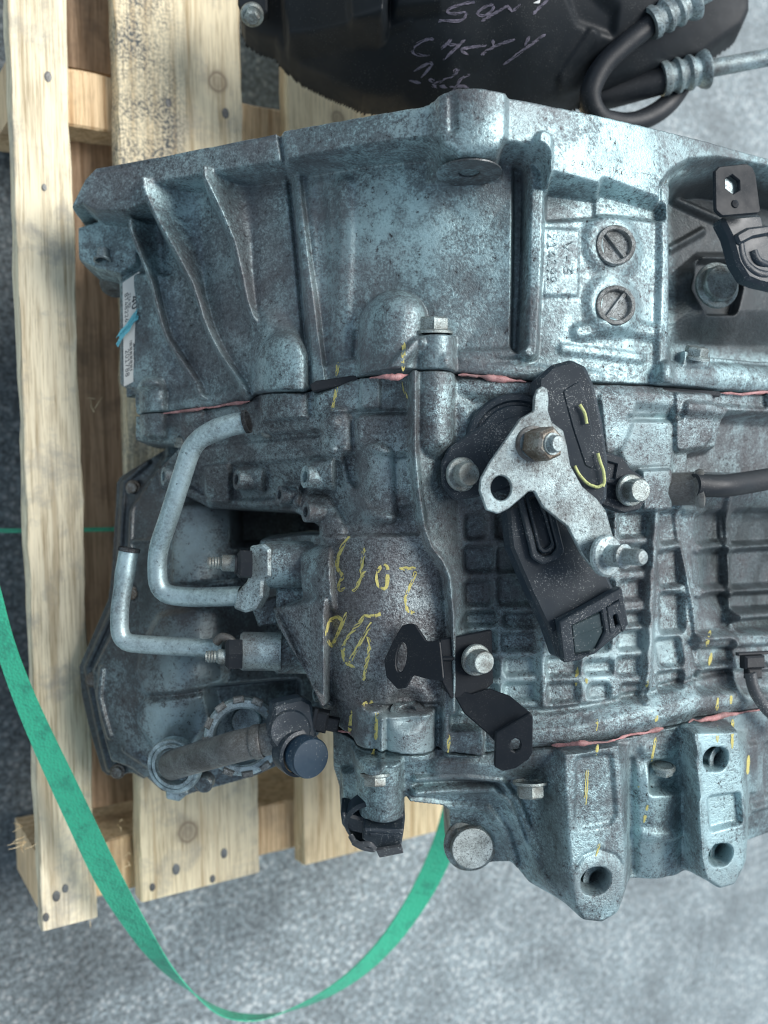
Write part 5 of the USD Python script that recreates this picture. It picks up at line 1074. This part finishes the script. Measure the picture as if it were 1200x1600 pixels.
nut = emit(lever, 'hex_nut', put([hexprism(27, 0, 40, 4)], 836, 694, .588, VUP, 20), 'bronze_steel', 25)
emit(lever, 'boss_dimple', put(lathe([(30, 0), (28, 3), (24, 4)], 36), 834, 694, .587, _n((.2, 0, 1))), 'rusty_steel', 40)
emit(nut, 'shaft_end', put([lathe([(17, 40), (17, 43), (14, 43), (13, 44)] + [(13 - (k % 2) * 1.3, 44 + k * 2) for k in range(5)] + [(11.5, 55), (.1, 55.5)], 26)], 836, 694, .588, VUP), 'zinc_plate', 30)
pin = emit(lever, 'ball_pin', put([lathe([(33, 1), (33, 7), (30, 10), (20, 10.5), (17, 12), (17, 34), (15, 36), (19, 38), (19, 42), (14, 44), (12.5, 46), (12.5, 74), (10, 78), (.1, 79)], 40)], 944, 868, .584, _n((.56, -.0, .83))), 'zinc_plate', 30)

# black sheet-steel brackets
br = emit(gb, 'wire_bracket', put([prism([(-58, -26), (26, -40), (28, 44), (14, 56), (-8, 62), (-40, 66), (-54, 40)], -4, 3, 1.5, 3), boxm(-60, -34, -1, 7, 2, 8, 2.5)], 743, 1024, .628, _n((.18, .0, 1))), 'black_paint', 30, 'black three-armed steel bracket under the flange bolt')
emit(br, 'slotted_tab', put(prism([(12, -50), (22, -48), (40, -22), (62, -24), (68, 38), (44, 36), (18, 30), (6, 50), (-8, 52), (-26, 34), (-30, 8), (-14, -24), (0, -46)], -3, 3, 1.5, 5, holes=[[(-1 + 9 * math.cos(a) * .95 + 6 * math.sin(a) * -.5, 3 + 23 * math.sin(a)) for a in np.linspace(0, 2 * np.pi, 24, endpoint=False)]]), 629, 1024, .618, _n((-.35, .1, 1))), 'black_paint', 30)
emit(br, 'lower_arm', put(prism([(-44, -42), (-8, -26), (20, -34), (52, -22), (84, 6), (86, 14), (30, 52), (16, 36), (-20, 4)], -4, 3, 1.5, 4), 745, 1110, .622, _n((-.1, .35, 1))), 'black_paint', 30)
emit(br, 'end_flap', put(prism([(-30, -16), (24, -48), (28, -42), (30, 20), (24, 32), (4, 46), (-16, 50), (-30, 42)], -4, 3, 1.5, 5, holes=[[(2 + 9 * math.cos(a), 6 + 12 * math.sin(a)) for a in np.linspace(0, 2 * np.pi, 8, endpoint=False)]]), 803, 1158, .613, _n((.1, -.25, 1))), 'black_paint', 30)
bolt(744, 1031, .622, _n((.40, -.02, .9)), 25, 19, 26, label='bright flange bolt holding the black bracket')
ub = emit(gb, 'clip_bracket', put([prism([(-34, -24), (-26, -32), (26, -44), (38, -40), (44, -28), (52, 32), (-22, 46), (-34, 38)], -3, 3, 1.5, 7, holes=[[(-1 + 15 * math.cos(a), -7 + 15 * math.sin(a)) for a in np.arange(6) * np.pi / 3 + .5]]), trimesh.Trimesh(lathe([(7, 2), (6, 5), (.1, 7)], 16).vertices + [2, -24, 0], lathe([(7, 2), (6, 5), (.1, 7)], 16).faces, process=False)], 1144, 296, .672, _n((.35, .05, 1))), 'black_paint', 30, 'black bracket with a hexagonal hole at the upper right')
cb = emit(ub, 'clamp_body', put([prism([(-46, -50), (20, -62), (32, -62), (40, -30), (170, -36), (170, 66), (24, 50), (2, 44), (-16, 20), (-28, -20)], -26, 0, 6, 8)], 1166, 392, .688, _n((.3, .05, 1))), 'black_plastic', 35)
emit(cb, 'fold', put(prism([(-24, -22), (0, -36), (40, -44), (48, -30), (10, -20), (-16, -6)], -4, 6, 4, 6), 1166, 392, .688, _n((.3, .05, 1))), 'black_plastic', 35)
emit(cb, 'rolled_edge', wtube([(1152, 372, .690), (1158, 410, .690), (1178, 428, .692), (1215, 434, .70), (1260, 432, .715)], 9, 20, 14), 'black_plastic', 60)
emit(cb, 'rolled_edge', wtube([(1176, 392, .690), (1182, 408, .690), (1200, 416, .696), (1250, 414, .71)], 7, 14, 12), 'black_plastic', 60)
emit(ub, 'pad_behind', put(lathe([(20, -20), (20, -4), (.1, -4)], 20), 1144, 289, .6745, _n((.35, .05, 1))), 'machined', 40)
# breather: hose on its pipe stub, right of the switch
st_ = emit(gb, 'hose_stub', put(lathe([(26, -36), (26, 22), (29, 24), (31, 30), (29, 36), (20, 38), (.1, 38)], 36), 1062, 764, .668, _n((1, .02, .35))), 'rusty_steel', 40)
emit(gb, 'breather_hose', wtube([(1084, 758, .656), (1130, 760, .664), (1180, 752, .69), (1260, 738, .73)], 17.5, 30), 'rubber', 60)
emit(gb, 'cable_tie', wtube([(1172, 1052, .70), (1178, 1080, .70), (1198, 1110, .705), (1240, 1140, .72)], 9, 14, 12), 'tie_grey', 50, 'dark grey cable tie at the right edge')
emit(gb, 'tie_head', put([boxm(-18, 18, -10, 10, -8, 8, 3), boxm(-30, 40, -16, -11, -2, 5, 1.5), boxm(-12, 14, 10, 26, -6, 6, 2)], 1176, 1034, .705, _n((.3, 0, 1))), 'rubber', 25)

# marks in yellow chalk and paint
K = lambda x, y: (480 + x * 220 / 1200, 830 + y * 250 / 1364)
def marks(cst, polys, w=3.2, name='chalk_mark', m='chalk_yellow', curved=True, seed=0):
    for k, p in enumerate(polys): emit(gb, name, drape(cst, p, w, .0005, seed=seed + k, curved=curved), m, True)
marks(main, [[K(*p) for p in q] for q in ([(365, 45), (310, 110), (258, 250), (265, 330), (300, 380), (275, 440), (268, 495), (322, 480)], [(483, 140), (470, 250), (455, 360)], [(512, 340), (450, 410), (415, 490), (380, 505)], [(650, 285), (610, 330), (592, 420), (630, 485), (668, 485), (685, 380), (680, 300), (645, 285)],
     [(785, 318), (860, 318), (925, 312)], [(920, 340), (890, 440), (830, 600), (850, 660), (890, 695), (918, 690)],
     [(335, 690), (280, 830), (218, 960)], [(300, 770), (235, 735), (175, 800), (170, 900), (215, 990)],
     [(650, 690), (560, 725), (480, 715)], [(480, 715), (430, 800), (340, 910), (305, 1010), (320, 1100), (405, 1165)], [(545, 775), (470, 920), (400, 1040), (360, 1120)], [(505, 900), (530, 960), (515, 1080), (490, 1200), (482, 1275)])], 5.2)
marks(main, [[(528, 596), (524, 618), (519, 641)], [(629, 590), (632, 612), (637, 623)], [(549, 1110), (546, 1145)], [(586, 1096), (570, 1098), (564, 1108)], [(589, 1110), (587, 1156)], [(702, 1148), (700, 1176)], [(902, 1042), (900, 1072)], [(916, 1060), (917, 1068)], [(1012, 1062), (1010, 1074)],
             [(933, 1124), (932, 1142)], [(1028, 1118), (1024, 1128)], [(1110, 985), (1104, 1010)], [(1112, 1020), (1108, 1040)], [(1122, 1090), (1120, 1110)], [(1143, 1082), (1142, 1100)]], 4.5, 'paint_mark', 'chalk_yellow', False, 30)
marks(rear, [[(586, 1164), (578, 1198)], [(934, 1163), (932, 1180)], [(918, 1202), (915, 1258)], [(1025, 1152), (1018, 1190)], [(1012, 1258), (1006, 1286)], [(996, 1229), (999, 1230)], [(937, 1318), (931, 1338)], [(1122, 1130), (1121, 1160)], [(1145, 1124), (1144, 1170)], [(1170, 1180), (1168, 1210)]], 4.2, 'paint_mark', 'chalk_yellow', False, 60)
marks(bell, [[(528, 566), (526, 588)], [(631, 534), (630, 580)]], 5, 'paint_mark', 'chalk_yellow', False, 90)
sk = [(906, 632), (914, 645), (917, 662)], [(934, 708), (938, 722), (943, 735), (945, 752), (942, 760)], [(898, 728), (905, 742), (918, 756), (934, 762), (942, 757)]
for q in sk:
    emit(sw, 'paint_mark', wtube([(x, y, PB - .0125) for x, y in q], 2.4, 6, 8), 'paint_yellow_green', 50)
